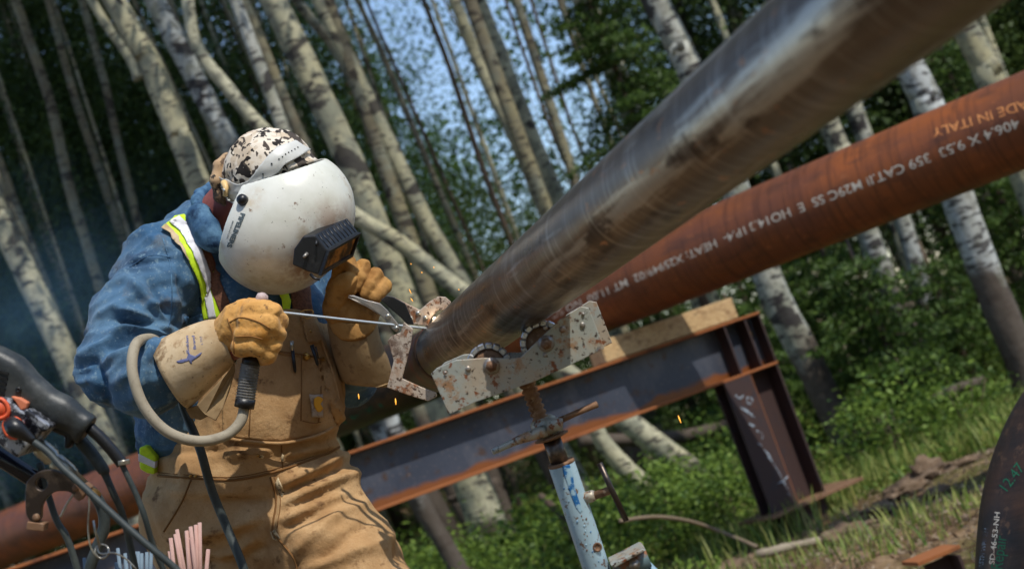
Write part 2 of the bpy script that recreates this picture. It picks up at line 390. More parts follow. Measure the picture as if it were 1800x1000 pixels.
m_tool = mat("tool_housing", srgb(38, 42, 43), .45, layers=[(12, .5, .75, srgb(86, 88, 86)), (90, .66, .72, srgb(130, 124, 112))], bump=.0005, bscale=160)
m_toolm = mat("speckled_box", srgb(54, 56, 62), .4, .5, layers=[(60, .46, .53, srgb(168, 172, 180)), (16, .5, .7, srgb(46, 44, 46))], bump=.0008, bscale=90)
m_orange = mat("orange_plastic", srgb(226, 96, 58), .5, layers=[(50, .55, .75, srgb(170, 60, 36))])
m_orange2 = mat("faded_orange_plastic", srgb(206, 120, 84), .6)
m_fit = mat("hose_fitting", srgb(180, 176, 164), .3, .8, layers=[(40, .5, .7, srgb(120, 114, 104))])
m_rodp = mat("pink_flux", srgb(190, 154, 144), .75, layers=[(40, .5, .7, srgb(178, 136, 128))])
m_rodb = mat("blue_flux", srgb(116, 136, 152), .75, layers=[(40, .5, .7, srgb(96, 116, 134))])
m_rodw = mat("welding_rod_flux", srgb(172, 182, 190), .5)
m_wood = mat("sawn_timber", srgb(196, 166, 122), .8, layers=[(6, .42, .62, srgb(172, 138, 94), (1, 14, 14)), (3, .55, .68, srgb(140, 108, 74), (1, 6, 6)), (40, .62, .7, srgb(110, 88, 62))], bump=.001, bscale=20, bstretch=(.5, 10, 10))
m_beamrust = mat("beam_rust", srgb(146, 86, 44), .8, .1, layers=[(3, .45, .65, srgb(150, 92, 48)), (8, .55, .7, srgb(74, 44, 34))], bump=.001, bscale=60)
m_beamdark = mat("post_rust", srgb(62, 44, 42), .7, .2, layers=[(2.5, .52, .68, srgb(92, 54, 34)), (9, .55, .7, srgb(46, 42, 50))], bump=.001, bscale=60)
m_chalk = mat("chalk", srgb(156, 172, 186), .9, layers=[(40, .44, .54, srgb(84, 78, 82))])
m_white = mat("white_paint_mark", srgb(206, 196, 180), .85, layers=[(24, .53, .68, srgb(150, 104, 70))])
m_orpaint = mat("orange_paint_mark", srgb(216, 142, 84), .85, layers=[(30, .55, .65, srgb(150, 80, 44))])
m_green = mat("green_paint_mark", srgb(24, 92, 66), .85)
m_ink = mat("purple_ink", srgb(104, 110, 150), .8)
m_inkd = mat("dark_ink", srgb(84, 96, 100), .7)
def camo():
    m = mat("camo_cloth", srgb(224, 212, 194), .85, layers=[(20, .50, .54, srgb(200, 182, 158), (1, 1, 1), 2), (26, .54, .555, srgb(78, 70, 64), (1.6, 1, .8), 2), (44, .575, .59, srgb(46, 42, 40), (1, 1.6, 1), 2)], bump=.003, bscale=30, spec=.2)
    return m
m_camo = camo(); m_camod = mat("camo_brim", srgb(176, 146, 112), .85, layers=[(22, .48, .52, srgb(96, 76, 58)), (40, .55, .58, srgb(50, 42, 36))], bump=.001, bscale=60)
def cylmat(name, cols, rough, metal, ringscale, ringcol, ringlo, bumpd, ringw=.5, rough2=None):
    """steel pipe: object z is the pipe axis; long streaks, blotches, fine rings"""
    m = bpy.data.materials.new(name); m.use_nodes = True; t = m.node_tree; N, L = t.nodes, t.links; b = N["Principled BSDF"]
    tc = N.new("ShaderNodeTexCoord"); b.inputs['Roughness'].default_value = rough; b.inputs['Metallic'].default_value = metal
    def nz(sc, st, de=6, dist=0):
        mp = N.new("ShaderNodeMapping"); mp.inputs['Scale'].default_value = st; L.new(tc.outputs['Object'], mp.inputs[0])
        n = N.new("ShaderNodeTexNoise"); n.inputs['Scale'].default_value = sc; n.inputs['Detail'].default_value = de; n.inputs['Distortion'].default_value = dist; n.inputs["Roughness"].default_value = .62; L.new(mp.outputs[0], n.inputs['Vector']); return n.outputs['Fac']
    c = N.new("ShaderNodeRGB"); c.outputs[0].default_value = cols[0]; cur = c.outputs[0]
    def mixin(fac, lo, hi, colr, amt=1):
        nonlocal cur
        mr = N.new("ShaderNodeMapRange"); mr.inputs[1].default_value = lo; mr.inputs[2].default_value = hi; mr.inputs[4].default_value = amt; L.new(fac, mr.inputs[0])
        mx = N.new("ShaderNodeMix"); mx.data_type = 'RGBA'; L.new(mr.outputs[0], mx.inputs[0]); L.new(cur, mx.inputs[6]); mx.inputs[7].default_value = colr; cur = mx.outputs[2]
    for (sc, st, lo, hi, cc) in cols[1:]: mixin(nz(sc, st), lo, hi, cc)
    rings = nz(ringscale, (.35, .35, 6), 4, .6); mixin(rings, ringlo, ringlo+.12, ringcol, ringw)
    L.new(cur, b.inputs['Base Color'])
    bn = N.new("ShaderNodeBump"); bn.inputs['Distance'].default_value = bumpd; L.new(rings, bn.inputs['Height'])
    b2 = N.new("ShaderNodeBump"); b2.inputs['Distance'].default_value = bumpd*1.5; L.new(nz(8, (1, 1, 1)), b2.inputs['Height']); L.new(bn.outputs[0], b2.inputs['Normal']); L.new(b2.outputs[0], b.inputs['Normal'])
    if rough2:
        mr = N.new("ShaderNodeMapRange"); mr.inputs[1].default_value = .35; mr.inputs[2].default_value = .65; mr.inputs[3].default_value = rough; mr.inputs[4].default_value = rough2
        L.new(nz(10, (1, 1, .5)), mr.inputs[0]); L.new(mr.outputs[0], b.inputs['Roughness'])
    return m
m_pipe = cylmat("bare_steel_pipe", [srgb(122, 108, 95), (6, (1, 1, .06), .40, .60, srgb(88, 70, 58)), (11, (1, 1, .04), .50, .64, srgb(158, 156, 152)), (3, (1, 1, .25), .5, .72, srgb(140, 104, 78)), (8, (1, 1, .12), .52, .68, srgb(84, 74, 68)), (26, (1, 1, .10), .54, .62, srgb(178, 168, 156)), (14, (1, 1, .4), .57, .63, srgb(70, 56, 48)), (60, (1, 1, .5), .63, .67, srgb(170, 120, 84))], .27, .8, 18, srgb(196, 188, 178), .53, .0007, .35, .42)
m_rpipe = cylmat("rusty_steel_pipe", [srgb(122, 70, 40), (2.2, (1, 1, .5), .44, .66, srgb(158, 86, 38)), (4, (1, 1, .6), .46, .72, srgb(108, 64, 48)), (10, (1, 1, .4), .54, .72, srgb(88, 54, 38)), (26, (1, 1, .5), .62, .7, srgb(156, 92, 52))], .55, .25, 7, srgb(82, 46, 28), .50, .0014, .55)
m_elbow = cylmat("dark_steel_elbow", [srgb(50, 40, 34), (4, (1, 1, 1), .46, .6, srgb(78, 54, 38)), (9, (1, 1, 1), .52, .62, srgb(36, 32, 30)), (30, (1, 1, 1), .58, .64, srgb(92, 68, 50))], .5, .3, 9, srgb(40, 30, 26), .5, .0015, .4)
def webmat():
    """beam web: blue-grey mill scale with an uneven rusty strip along the bottom (object z = height over the web foot)"""
    m = mat("web_mill_scale", srgb(72, 78, 92), .42, .35, layers=[(1.2, .4, .6, srgb(58, 64, 78)), (3, .52, .66, srgb(92, 94, 104), (1, 1, .4)), (14, .58, .66, srgb(78, 62, 56)), (60, .6, .66, srgb(110, 104, 104))], bump=.0008, bscale=40)
    t = m.node_tree; N, L = t.nodes, t.links; b = N["Principled BSDF"]; tc = N.new("ShaderNodeTexCoord")
    sx = N.new("ShaderNodeSeparateXYZ"); L.new(tc.outputs['Object'], sx.inputs[0]); n = N.new("ShaderNodeTexNoise"); n.inputs['Scale'].default_value = 5; L.new(tc.outputs['Object'], n.inputs['Vector'])
    ma = N.new("ShaderNodeMath"); ma.operation = 'MULTIPLY_ADD'; L.new(n.outputs['Fac'], ma.inputs[0]); ma.inputs[1].default_value = -.11; L.new(sx.outputs[2], ma.inputs[2])
    mr = N.new("ShaderNodeMapRange"); mr.inputs[1].default_value = -.012; mr.inputs[2].default_value = -.035; L.new(ma.outputs[0], mr.inputs[0])
    old = b.inputs['Base Color'].links[0].from_socket; mx = N.new("ShaderNodeMix"); mx.data_type = 'RGBA'; L.new(mr.outputs[0], mx.inputs[0]); L.new(old, mx.inputs[6]); mx.inputs[7].default_value = srgb(132, 80, 42); L.new(mx.outputs[2], b.inputs['Base Color'])
    return m
m_web = webmat()
def emis(name, c, st):
    m = bpy.data.materials.new(name); m.use_nodes = True; b = m.node_tree.nodes["Principled BSDF"]; b.inputs['Base Color'].default_value = c
    b.inputs['Emission Color'].default_value = c; b.inputs['Emission Strength'].default_value = st; return m
m_spark = emis("hot_spark", (1, .42, .05, 1), .95); m_arc = emis("weld_glow", (1, .84, .6, 1), 1.4)
m_hot = mat("heat_tinted_steel", srgb(84, 70, 62), .45, .6, layers=[(14, .5, .62, srgb(118, 62, 48)), (30, .5, .65, srgb(56, 48, 46))])

def stain(m, centre, rad, colr, scale=30, amt=.8, lo=.35, hi=.62):
    """dirt of its own shape round a point of the object"""
    t = m.node_tree; N, L = t.nodes, t.links; b = N["Principled BSDF"]; tc = N.new("ShaderNodeTexCoord")
    ds = N.new("ShaderNodeVectorMath"); ds.operation = 'DISTANCE'; L.new(tc.outputs['Object'], ds.inputs[0]); ds.inputs[1].default_value = tuple(centre)
    mr = N.new("ShaderNodeMapRange"); mr.inputs[1].default_value = rad; mr.inputs[2].default_value = rad*.25; L.new(ds.outputs['Value'], mr.inputs[0])
    n = N.new("ShaderNodeTexNoise"); n.inputs['Scale'].default_value = scale; n.inputs['Detail'].default_value = 7; n.inputs['Roughness'].default_value = .7; L.new(tc.outputs['Object'], n.inputs['Vector'])
    m2 = N.new("ShaderNodeMapRange"); m2.inputs[1].default_value = lo; m2.inputs[2].default_value = hi; m2.inputs[4].default_value = amt; L.new(n.outputs['Fac'], m2.inputs[0])
    mu = N.new("ShaderNodeMath"); mu.operation = 'MULTIPLY'; L.new(mr.outputs[0], mu.inputs[0]); L.new(m2.outputs[0], mu.inputs[1])
    old = b.inputs['Base Color'].links[0].from_socket; mx = N.new("ShaderNodeMix"); mx.data_type = 'RGBA'; L.new(mu.outputs[0], mx.inputs[0]); L.new(old, mx.inputs[6]); mx.inputs[7].default_value = colr; L.new(mx.outputs[2], b.inputs['Base Color'])
# ================================================================ SETTING
def gz(x, y):
    x = np.asarray(x, float); y = np.asarray(y, float); p = np.stack([x, y, np.zeros_like(x)], -1)
    return .05*fbm(p*.8, 3, 3)+.18*fbm(p*.12, 2, 8)*np.clip((y-6)/8, 0, 1)+np.clip(y-16, 0, 60)*.012
def leafmat(name, c1, c2, c3=None):
    m = bpy.data.materials.new(name); m.use_nodes = True; t = m.node_tree; N, L = t.nodes, t.links; b = N["Principled BSDF"]
    b.inputs['Roughness'].default_value = .55; b.inputs['Specular IOR Level'].default_value = .3
    g = N.new("ShaderNodeNewGeometry"); r = N.new("ShaderNodeValToRGB"); r.color_ramp.elements[0].color = c1; r.color_ramp.elements[1].color = c2
    if c3: e = r.color_ramp.elements.new(.9); e.color = c3; r.color_ramp.elements[2].position = 1
    L.new(g.outputs['Random Per Island'], r.inputs[0]); L.new(r.outputs[0], b.inputs['Base Color'])
    tr = N.new("ShaderNodeBsdfTranslucent"); L.new(r.outputs[0], tr.inputs[0]); mx = N.new("ShaderNodeMixShader"); mx.inputs[0].default_value = .3
    L.new(b.outputs[0], mx.inputs[1]); L.new(tr.outputs[0], mx.inputs[2]); L.new(mx.outputs[0], N["Material Output"].inputs[0]); return m
m_leaf = leafmat("aspen_leaves", (.035, .085, .014, 1), (.09, .175, .026, 1))
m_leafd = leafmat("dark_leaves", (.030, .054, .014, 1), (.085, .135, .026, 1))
m_leafm = leafmat("mid_leaves", (.03, .072, .014, 1), (.085, .165, .028, 1))
m_leafb = leafmat("bright_leaves", (.035, .09, .016, 1), (.105, .20, .028, 1), (.22, .32, .05, 1))
m_needle = leafmat("spruce_needles", (.032, .068, .014, 1), (.10, .165, .028, 1))
m_grass = leafmat("grass_blades", (.07, .17, .02, 1), (.19, .33, .035, 1), (.40, .40, .12, 1))
m_litter = leafmat("dead_leaves", (.12, .07, .04, 1), (.26, .18, .11, 1), (.42, .33, .23, 1))
def barkmat(name, light, dark, lo, base_dark, kn=.63):
    m = bpy.data.materials.new(name); m.use_nodes = True; t = m.node_tree; N, L = t.nodes, t.links; b = N["Principled BSDF"]; b.inputs['Roughness'].default_value = .8; b.inputs['Specular IOR Level'].default_value = .2
    tc = N.new("ShaderNodeTexCoord"); oi = N.new("ShaderNodeObjectInfo"); add = N.new("ShaderNodeVectorMath"); add.operation = 'ADD'
    sc = N.new("ShaderNodeVectorMath"); sc.operation = 'SCALE'; sc.inputs['Scale'].default_value = 40; cx = N.new("ShaderNodeCombineXYZ")
    for i in range(3): L.new(oi.outputs['Random'], cx.inputs[i])
    L.new(cx.outputs[0], sc.inputs[0]); L.new(tc.outputs['Object'], add.inputs[0]); L.new(sc.outputs[0], add.inputs[1])
    def nz(s, st, de=5, di=0):
        mp = N.new("ShaderNodeMapping"); mp.inputs['Scale'].default_value = st; L.new(add.outputs[0], mp.inputs[0]); n = N.new("ShaderNodeTexNoise"); n.inputs['Scale'].default_value = s; n.inputs['Detail'].default_value = de; n.inputs['Distortion'].default_value = di
        L.new(mp.outputs[0], n.inputs['Vector']); return n.outputs['Fac']
    c = N.new("ShaderNodeRGB"); c.outputs[0].default_value = light; cur = c.outputs[0]
    def mixin(fac, a, z, colr, amt=1):
        nonlocal cur
        mr = N.new("ShaderNodeMapRange"); mr.inputs[1].default_value = a; mr.inputs[2].default_value = z; mr.inputs[4].default_value = amt; L.new(fac, mr.inputs[0])
        mx = N.new("ShaderNodeMix"); mx.data_type = 'RGBA'; L.new(mr.outputs[0], mx.inputs[0]); L.new(cur, mx.inputs[6]); mx.inputs[7].default_value = colr; cur = mx.outputs[2]
    mixin(nz(1.5, (1, 1, .6)), .4, .65, srgb(160, 152, 116), .7)
    mixin(nz(5, (1, 1, 1)), .46, .62, srgb(128, 130, 114), .85); mixin(nz(22, (1, 1, .7), 6), .5, .66, srgb(112, 108, 96), .6)
    mixin(nz(9, (1, 1, 3.2), 4), lo, lo+.05, dark, .85)
    mixin(nz(3.0, (1, 1, 1.7), 5, .6), kn, kn+.035, dark, .92)
    sx = N.new("ShaderNodeSeparateXYZ"); L.new(tc.outputs['Object'], sx.inputs[0]); ma = N.new("ShaderNodeMath"); ma.operation = 'MULTIPLY_ADD'; ma.inputs[1].default_value = 1.6
    L.new(nz(4, (1, 1, .35), 6), ma.inputs[0]); L.new(sx.outputs[2], ma.inputs[2])
    mixin(ma.outputs[0], base_dark+.95, base_dark+.7, srgb(84, 74, 66), .95)
    L.new(cur, b.inputs['Base Color'])
    bn = N.new("ShaderNodeBump"); bn.inputs['Distance'].default_value = .012; L.new(nz(14, (1, 1, .6), 6), bn.inputs['Height']); L.new(bn.outputs[0], b.inputs['Normal']); return m
m_bark = barkmat("aspen_bark", srgb(182, 178, 152), srgb(60, 56, 54), .575, .35, .605)
m_bark2 = barkmat("aspen_bark_spotted", srgb(180, 184, 182), srgb(54, 50, 50), .545, 1.0, .58)
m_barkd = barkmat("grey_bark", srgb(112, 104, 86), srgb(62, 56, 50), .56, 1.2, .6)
m_barkb = mat("brown_bark", srgb(74, 60, 48), .9, layers=[(6, .45, .7, srgb(102, 88, 70), (1, 1, .3))], bump=.01, bscale=20)
# ground -----------------------------------------------------------
gx = np.concatenate([-np.geomspace(400, 8.2, 30), np.arange(-8, 8.01, .09), np.geomspace(8.2, 400, 30)])
gy = np.concatenate([-np.geomspace(60, 1.1, 8), np.arange(-1, 15, .09), np.geomspace(15.1, 500, 46)])
GX, GY = np.meshgrid(gx, gy, indexing='ij'); GZ = gz(GX, GY)+np.where((abs(GX) < 9) & (GY > -2) & (GY < 16), .02*fbm(np.stack([GX*4, GY*4, GX*0], -1), 3, 21), 0)
gv = np.stack([GX, GY, GZ], -1).reshape(-1, 3); ny = len(gy); ii, jj = np.meshgrid(np.arange(len(gx)-1), np.arange(ny-1), indexing='ij'); i0 = (ii*ny+jj).ravel()
m_ground = mat("forest_soil", srgb(122, 98, 72), .95, layers=[(.9, .44, .58, srgb(84, 84, 44)), (5, .5, .64, srgb(156, 130, 102)), (9, .5, .62, srgb(70, 52, 38)), (50, .6, .7, srgb(170, 148, 120))], bump=.03, bscale=14, spec=.1)
g = bpy.data.objects.new("ground", fastmesh("ground", gv, np.stack([i0, i0+ny, i0+ny+1, i0+1], 1), m_ground, smooth=True)); COL.objects.link(g); tag(g, kind='structure')
# leaf helpers -----------------------------------------------------
def leafquads(c, size, asp=.6, up=0.0, r=rng):
    n = len(c); a = r.normal(size=(n, 3)); a /= np.linalg.norm(a, axis=1)[:, None]; b = np.cross(a, r.normal(size=(n, 3))); b /= np.linalg.norm(b, axis=1)[:, None]
    s = size*r.uniform(.6, 1.3, n)[:, None]; a = a*s; b = b*s*asp
    v = np.stack([c-a, c+b*.9-a*.1, c+a, c-b*.9-a*.1], 1).reshape(-1, 3); return v, np.arange(4*n).reshape(-1, 4)
def clumps(n, per, rad, sig, r=rng, hollow=.3):
    d = r.normal(size=(n, 3)); d /= np.linalg.norm(d, axis=1)[:, None]; d *= (hollow+(1-hollow)*r.random(n)[:, None])**.6*np.array(rad)
    return (d[:, None, :]+r.normal(size=(n, per, 3))*sig*r.uniform(.5, 1.3, (n, 1, 1))).reshape(-1, 3)
def linkmesh(name, me, parent=None, loc=(0, 0, 0)):
    o = bpy.data.objects.new(name, me); COL.objects.link(o); o.parent = parent; o.location = loc; return o
crownmesh = []
for k in range(3):
    c = clumps(90, 60, (2.0, 2.0, 3.6), .34); crownmesh.append(fastmesh("crown_high", *leafquads(c, .05), m_leaf))
saplingmesh, saplingdark = [], []
for k in range(3):
    c = clumps(60, 110, (1.0, 1.0, 2.4), .22); saplingmesh.append(fastmesh("sapling_crown", *leafquads(c, .028), m_leaf))
    c = clumps(80, 130, (1.5, 1.5, 3.2), .28); saplingdark.append(fastmesh("dark_crown", *leafquads(c, .034), m_leafd))
bushmesh = []
for k in range(3):
    c = clumps(30, 90, (.42, .42, .36), .10); c[:, 2] = abs(c[:, 2]+.25); bushmesh.append(fastmesh("bush_leaves", *leafquads(c, .021, .5), m_leafb))
# aspens seen one by one --------------------------------------------
def w_of(px, d, r): return px*d/FPX/2
def trunk_mesh(pts, rad, seg=14):
    v, f = tube(pts, rad, seg, n=5, jit=.03); return v, f
def to_ground(p0, p1):
    """continue the line p1->p0.. down until it meets the ground"""
    d = (p0-p1)/np.linalg.norm(p0-p1); p = p1.copy()
    for _ in range(400):
        if p[2] <= gz(p[0], p[1])-.05: break
        p = p+d*.05
    return p
ntree = 0
def aspen(pts, wpx, d, label, mt=None, top=13.0, crown=True, branch=None, group="aspens at the forest edge", seg=14, spl=None):
    """pts picture points from high to low along the trunk, wpx width in the picture, d distance"""
    global ntree
    k = [P(x, y, d) for x, y in pts]; base = to_ground(k[-1], k[-2]); up = k[0]-k[1]; up /= np.linalg.norm(up)
    r = w_of(wpx, d, 0)*.85; H = k[0]+up*max(.5, (top-k[0][2]))*.5; lean = up*.5+np.array([0, 0, .5]); lean /= np.linalg.norm(lean); T = H+lean*max(1, (top-H[2]))
    if spl: allp = [base]+k[::-1]
    else: allp = [base]+k[::-1]+[H, T]
    allp = np.array(allp); z = np.linalg.norm(allp-base, axis=1); tot = max(z[-1], 1)
    rad = r*(1.12-.75*z/ tot) if not spl else r*(1.1-.5*z/tot)
    kk = np.linalg.norm(k[-1]-base); rad = rad*(r/np.interp(np.linalg.norm(np.mean(k, 0)-base), z, rad)); rad[0] = max(rad[0], rad[1])*1.25
    t = empty("aspen_tree", base, label, "tree", group)
    o = obj("trunk", *trunk_mesh(allp, rad, seg), mt or m_bark, t)
    if branch:
        for bp, bw in branch:
            q = [P(x, y, d-.02) for x, y in bp]; v, f = tube(q, [w_of(b_, d, 0) for b_ in bw], 8, n=5); obj("limb", v, f, mt or m_bark, t)
    if crown and not spl:
        cr = linkmesh("crown", crownmesh[ntree % 3], t, Vector(T-base)+Vector((0, 0, .6))); cr.rotation_euler.z = ntree*1.3
    ntree += 1; return t
aspen([(200, 0), (262, 110), (312, 230), (352, 330)], 49, 11.0, "bright yellow-white aspen forking near the top, standing above the blue shoulder", branch=[([(150, -20), (185, 40), (228, 100), (246, 140)], [16, 17, 19, 22])])
aspen([(272, 0), (328, 110), (375, 200), (430, 300)], 44, 12.0, "aspen with grey-scarred bark just behind the camouflage cap", m_bark2)
aspen([(330, 0), (345, 80), (400, 155), (470, 235), (610, 368), (700, 425), (815, 515)], 30, 10.5, "pale thin aspen leaning far over, passing low behind the helmet", spl=True)
aspen([(480, 0), (560, 165), (622, 300), (690, 480)], 58, 11.0, "broad grey-green aspen rising right behind the welding helmet")
aspen([(560, 0), (655, 190), (740, 370), (815, 500)], 34, 11.8, "slender aspen just right of the broadest trunk behind the helmet")
aspen([(628, 0), (668, 85), (722, 215), (800, 400)], 13, 15.0, "pencil-thin pale aspen left of the twin trunks", m_barkd, seg=8)
aspen([(795, -10), (850, 130), (912, 260), (958, 372)], 27, 13.0, "left one of the twin trunks leading down to the grey pipe")
aspen([(838, -10), (885, 110), (932, 230), (985, 360)], 31, 13.3, "right and yellower one of the twin trunks above the grey pipe")
aspen([(1020, -10), (1068, 90), (1112, 210), (1160, 330)], 46, 12.6, "wide pale aspen half hidden by the spruce boughs above the grey pipe")
aspen([(1146, -10), (1192, 80), (1240, 190), (1350, 490), (1398, 590), (1478, 750)], 60, 10.2, "spotted aspen running behind both pipes to a brown mossy base by the beam end", m_bark2)
aspen([(1690, 40), (1730, 115), (1790, 280), (1850, 430)], 58, 10.8, "blotched aspen at the right edge crossing behind the lettered pipe")
aspen([(1570, 60), (1625, 170), (1685, 350), (1740, 500), (1800, 645)], 66, 9.4, "thick aspen with a long split wound in its bark", m_bark2)
aspen([(1495, 180), (1530, 270), (1590, 400), (1648, 620)], 36, 12.0, "narrow grey aspen behind the little spruce, nearer the split trunk", m_bark2)
aspen([(1450, 200), (1475, 260), (1525, 410), (1560, 500), (1620, 640)], 46, 11.3, "black-scarred aspen showing between the two pipes, left of the narrow grey one", m_bark2)
aspen([(-40, 300), (0, 385), (75, 540), (195, 800)], 50, 12.0, "bright aspen standing behind the grinder at the left edge")
aspen([(-20, 280), (25, 390), (50, 450), (110, 590)], 24, 12.5, "shadowed thinner aspen just right of the bright one at the left edge", m_barkd, seg=8)
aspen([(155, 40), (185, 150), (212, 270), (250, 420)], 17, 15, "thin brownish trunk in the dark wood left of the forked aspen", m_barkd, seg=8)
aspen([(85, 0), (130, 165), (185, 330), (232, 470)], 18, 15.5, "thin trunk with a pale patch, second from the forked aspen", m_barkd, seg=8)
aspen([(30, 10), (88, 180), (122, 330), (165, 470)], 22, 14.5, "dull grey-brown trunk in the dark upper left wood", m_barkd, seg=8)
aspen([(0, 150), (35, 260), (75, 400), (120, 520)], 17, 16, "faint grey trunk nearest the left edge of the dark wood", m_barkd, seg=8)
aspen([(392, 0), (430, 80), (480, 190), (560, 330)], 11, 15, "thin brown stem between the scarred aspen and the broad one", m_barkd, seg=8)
aspen([(885, -10), (930, 120), (985, 270), (1020, 330)], 8, 17, "very thin dark stem against the blue sky gap", m_barkb, seg=6)
aspen([(930, -10), (965, 100), (1005, 220), (1045, 320)], 8, 17.5, "very thin dark stem at the right side of the sky gap", m_barkb, seg=6)
aspen([(980, -10), (1010, 80), (1050, 190), (1090, 290)], 12, 16, "thin pale stem between the sky gap and the spruce", m_barkd, seg=8)
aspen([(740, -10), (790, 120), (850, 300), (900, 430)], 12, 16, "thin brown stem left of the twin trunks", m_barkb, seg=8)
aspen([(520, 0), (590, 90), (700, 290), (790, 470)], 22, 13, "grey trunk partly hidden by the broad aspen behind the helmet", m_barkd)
# leaning trunk pieces low behind the beam
aspen([(1040, 740), (1070, 790), (1128, 850)], 38, 9.5, "white leaning log end below the beam, beside the jack handle", spl=True, crown=False)
aspen([(1092, 735), (1112, 790), (1150, 880)], 36, 11.5, "dark grey trunk foot behind the white leaning log", m_barkd)
aspen([(690, 745), (740, 880), (792, 975)], 38, 9.6, "white-barked trunk foot under the beam nearest the trouser leg", m_bark2, top=8)
aspen([(770, 800), (800, 870), (842, 950)], 34, 11.5, "grey trunk foot under the beam, second from the trouser leg", m_barkd, top=9)
aspen([(845, 790), (862, 840), (885, 900)], 42, 11.8, "broad dark trunk foot under the beam, third from the trouser leg", m_barkd, top=9)
# trees farther in -------------------------------------------------------
def far_tree(x, y, h, r, lean, mesh, mt, label, crown=True, cs=1.0, group="trees deeper in the wood"):
    b = np.array([x, y, gz(x, y)-.05]); t = empty("forest_tree", b, label, "tree", group)
    p = [b+np.array([lean*z*.1, 0, z]) for z in (0, h*.3, h*.65, h)]
    obj("trunk", *tube(p, [r*1.2, r, r*.75, r*.25], 8, n=3, jit=.03), mt, t)
    if crown:
        for q, zz in enumerate((.42, .75)):
            c = linkmesh("crown", mesh, t, (p[2][0]-b[0]+.3*(-1)**q, .3*q, h*zz)); c.rotation_euler = (0, 0, x*3+q); c.scale = (cs, cs, cs)
    return t
MARKS = [(60, "the left edge"), (200, "the bright aspen beside the grinder"), (330, "the forked aspen"), (450, "the camouflage cap"), (640, "the broad aspen above the helmet"), (760, "the low leaning aspen"), (930, "the twin trunks"), (1060, "the sky gap"), (1200, "the spruce above the grey pipe"), (1400, "the brown-footed aspen"), (1560, "the little spruce"), (1720, "the split trunk"), (1900, "the right edge")]
ORD = ["nearest", "second nearest", "third nearest", "fourth nearest", "fifth nearest", "sixth nearest", "seventh nearest", "eighth nearest", "ninth nearest", "tenth nearest", "eleventh nearest", "twelfth nearest", "farthest but one", "farthest"]
def landmark(x, y, z=2.2):
    a = (np.array([x, y, z])-CP) @ B.T; px = 900+a[0]/a[2]*FPX; return min(MARKS, key=lambda m: abs(m[0]-px))[1]
CNT = {}
def uniq(kind, x, y, z=2.2):
    m = landmark(x, y, z); k = CNT.get((kind, m), 0); CNT[(kind, m)] = k+1; return f"{ORD[min(k, 13)]} of the {kind} by {m}"
spec = []
for i in range(64):
    y = rng.uniform(15, 30); x = (rng.uniform(-.5, .5))*y*1.05; spec.append((y, x, rng.uniform(8, 14), rng.uniform(.03, .10), rng.uniform(-.9, .3), rng.uniform(.8, 1.3), i))
for y, x, h_, r_, ln, cs, i in sorted(spec):
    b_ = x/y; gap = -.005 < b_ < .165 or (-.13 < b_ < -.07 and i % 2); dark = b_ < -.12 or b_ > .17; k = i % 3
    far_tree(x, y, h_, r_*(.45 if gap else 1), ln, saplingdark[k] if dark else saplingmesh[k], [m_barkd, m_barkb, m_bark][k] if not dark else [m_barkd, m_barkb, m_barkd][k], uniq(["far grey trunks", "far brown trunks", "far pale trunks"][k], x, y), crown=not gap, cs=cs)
spec = []
for i in range(30):
    y = rng.uniform(13.5, 21); spec.append((y, rng.uniform(-.42, .45)*y, rng.uniform(8, 13), rng.uniform(.022, .055), rng.uniform(-1.1, .5), i))
for y, x, h_, r_, ln, i in sorted(spec):
    far_tree(x, y, h_, r_, ln, saplingmesh[i % 3], m_bark if (i % 3 and x/y > -.14) else m_barkd, uniq("slim grey-white stems" if i % 3 else "slim dull stems", x, y), crown=False)
spec = []
for i in range(44):
    y = rng.uniform(14.5, 24); x = rng.uniform(-.48, .5)*y; spec.append((y, x, rng.uniform(4.5, 8), rng.uniform(-.5, .3), rng.uniform(.7, 1.1), i))
for y, x, h_, ln, cs, i in sorted(spec):
    b_ = x/y
    if -.05 < b_ < .17: h_ = 2.6+(h_-4.5)*.3; cs *= .6
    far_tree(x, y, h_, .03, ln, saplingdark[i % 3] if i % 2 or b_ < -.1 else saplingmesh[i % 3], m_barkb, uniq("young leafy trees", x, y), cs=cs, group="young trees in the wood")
# far wood: one mass of leaves
n = 260000; y = rng.uniform(27, 46, n); bb = rng.uniform(-.52, .52, n); x = bb*y; z = rng.uniform(0, 1, n)**.9*20
pp = np.stack([x, y, z], -1); dn = fbm(pp*.35, 3, 40); ele = z/y
thr = -.40+.47*np.exp(-((bb-.085)/.055)**2)*np.clip((ele-.10)/.09, 0, 1.2)+.56*np.exp(-((bb+.02)/.045)**2)*np.clip((ele-.13)/.12, 0, 1.2)+.55*np.exp(-((bb+.105)/.05)**2)*np.clip((ele-.18)/.1, 0, 1.1)
pp = pp[dn > thr]; c = pp+rng.normal(size=pp.shape)*.2; c[:, 2] += gz(c[:, 0], c[:, 1])
far = linkmesh("far_woods", fastmesh("far_woods", *leafquads(c, .085), m_leafm)); tag(far, kind='stuff', label="dense dark green leaves of the far wood with sky showing through", cat="woods")
nb_ = 90000; th_ = rng.uniform(math.pi*1.02, math.pi*1.98, nb_); rr_ = rng.uniform(13, 22, nb_); c = np.stack([rr_*np.cos(th_)*1.4, rr_*np.sin(th_), rng.random(nb_)**.8*10], -1); c = c[fbm(c*.3, 3, 90) > -.15]
tag(linkmesh("woods_behind", fastmesh("woods_behind", *leafquads(c, .2), m_leafd)), "leafy wood on the other side of the clearing, behind the camera", "woods", kind='stuff')
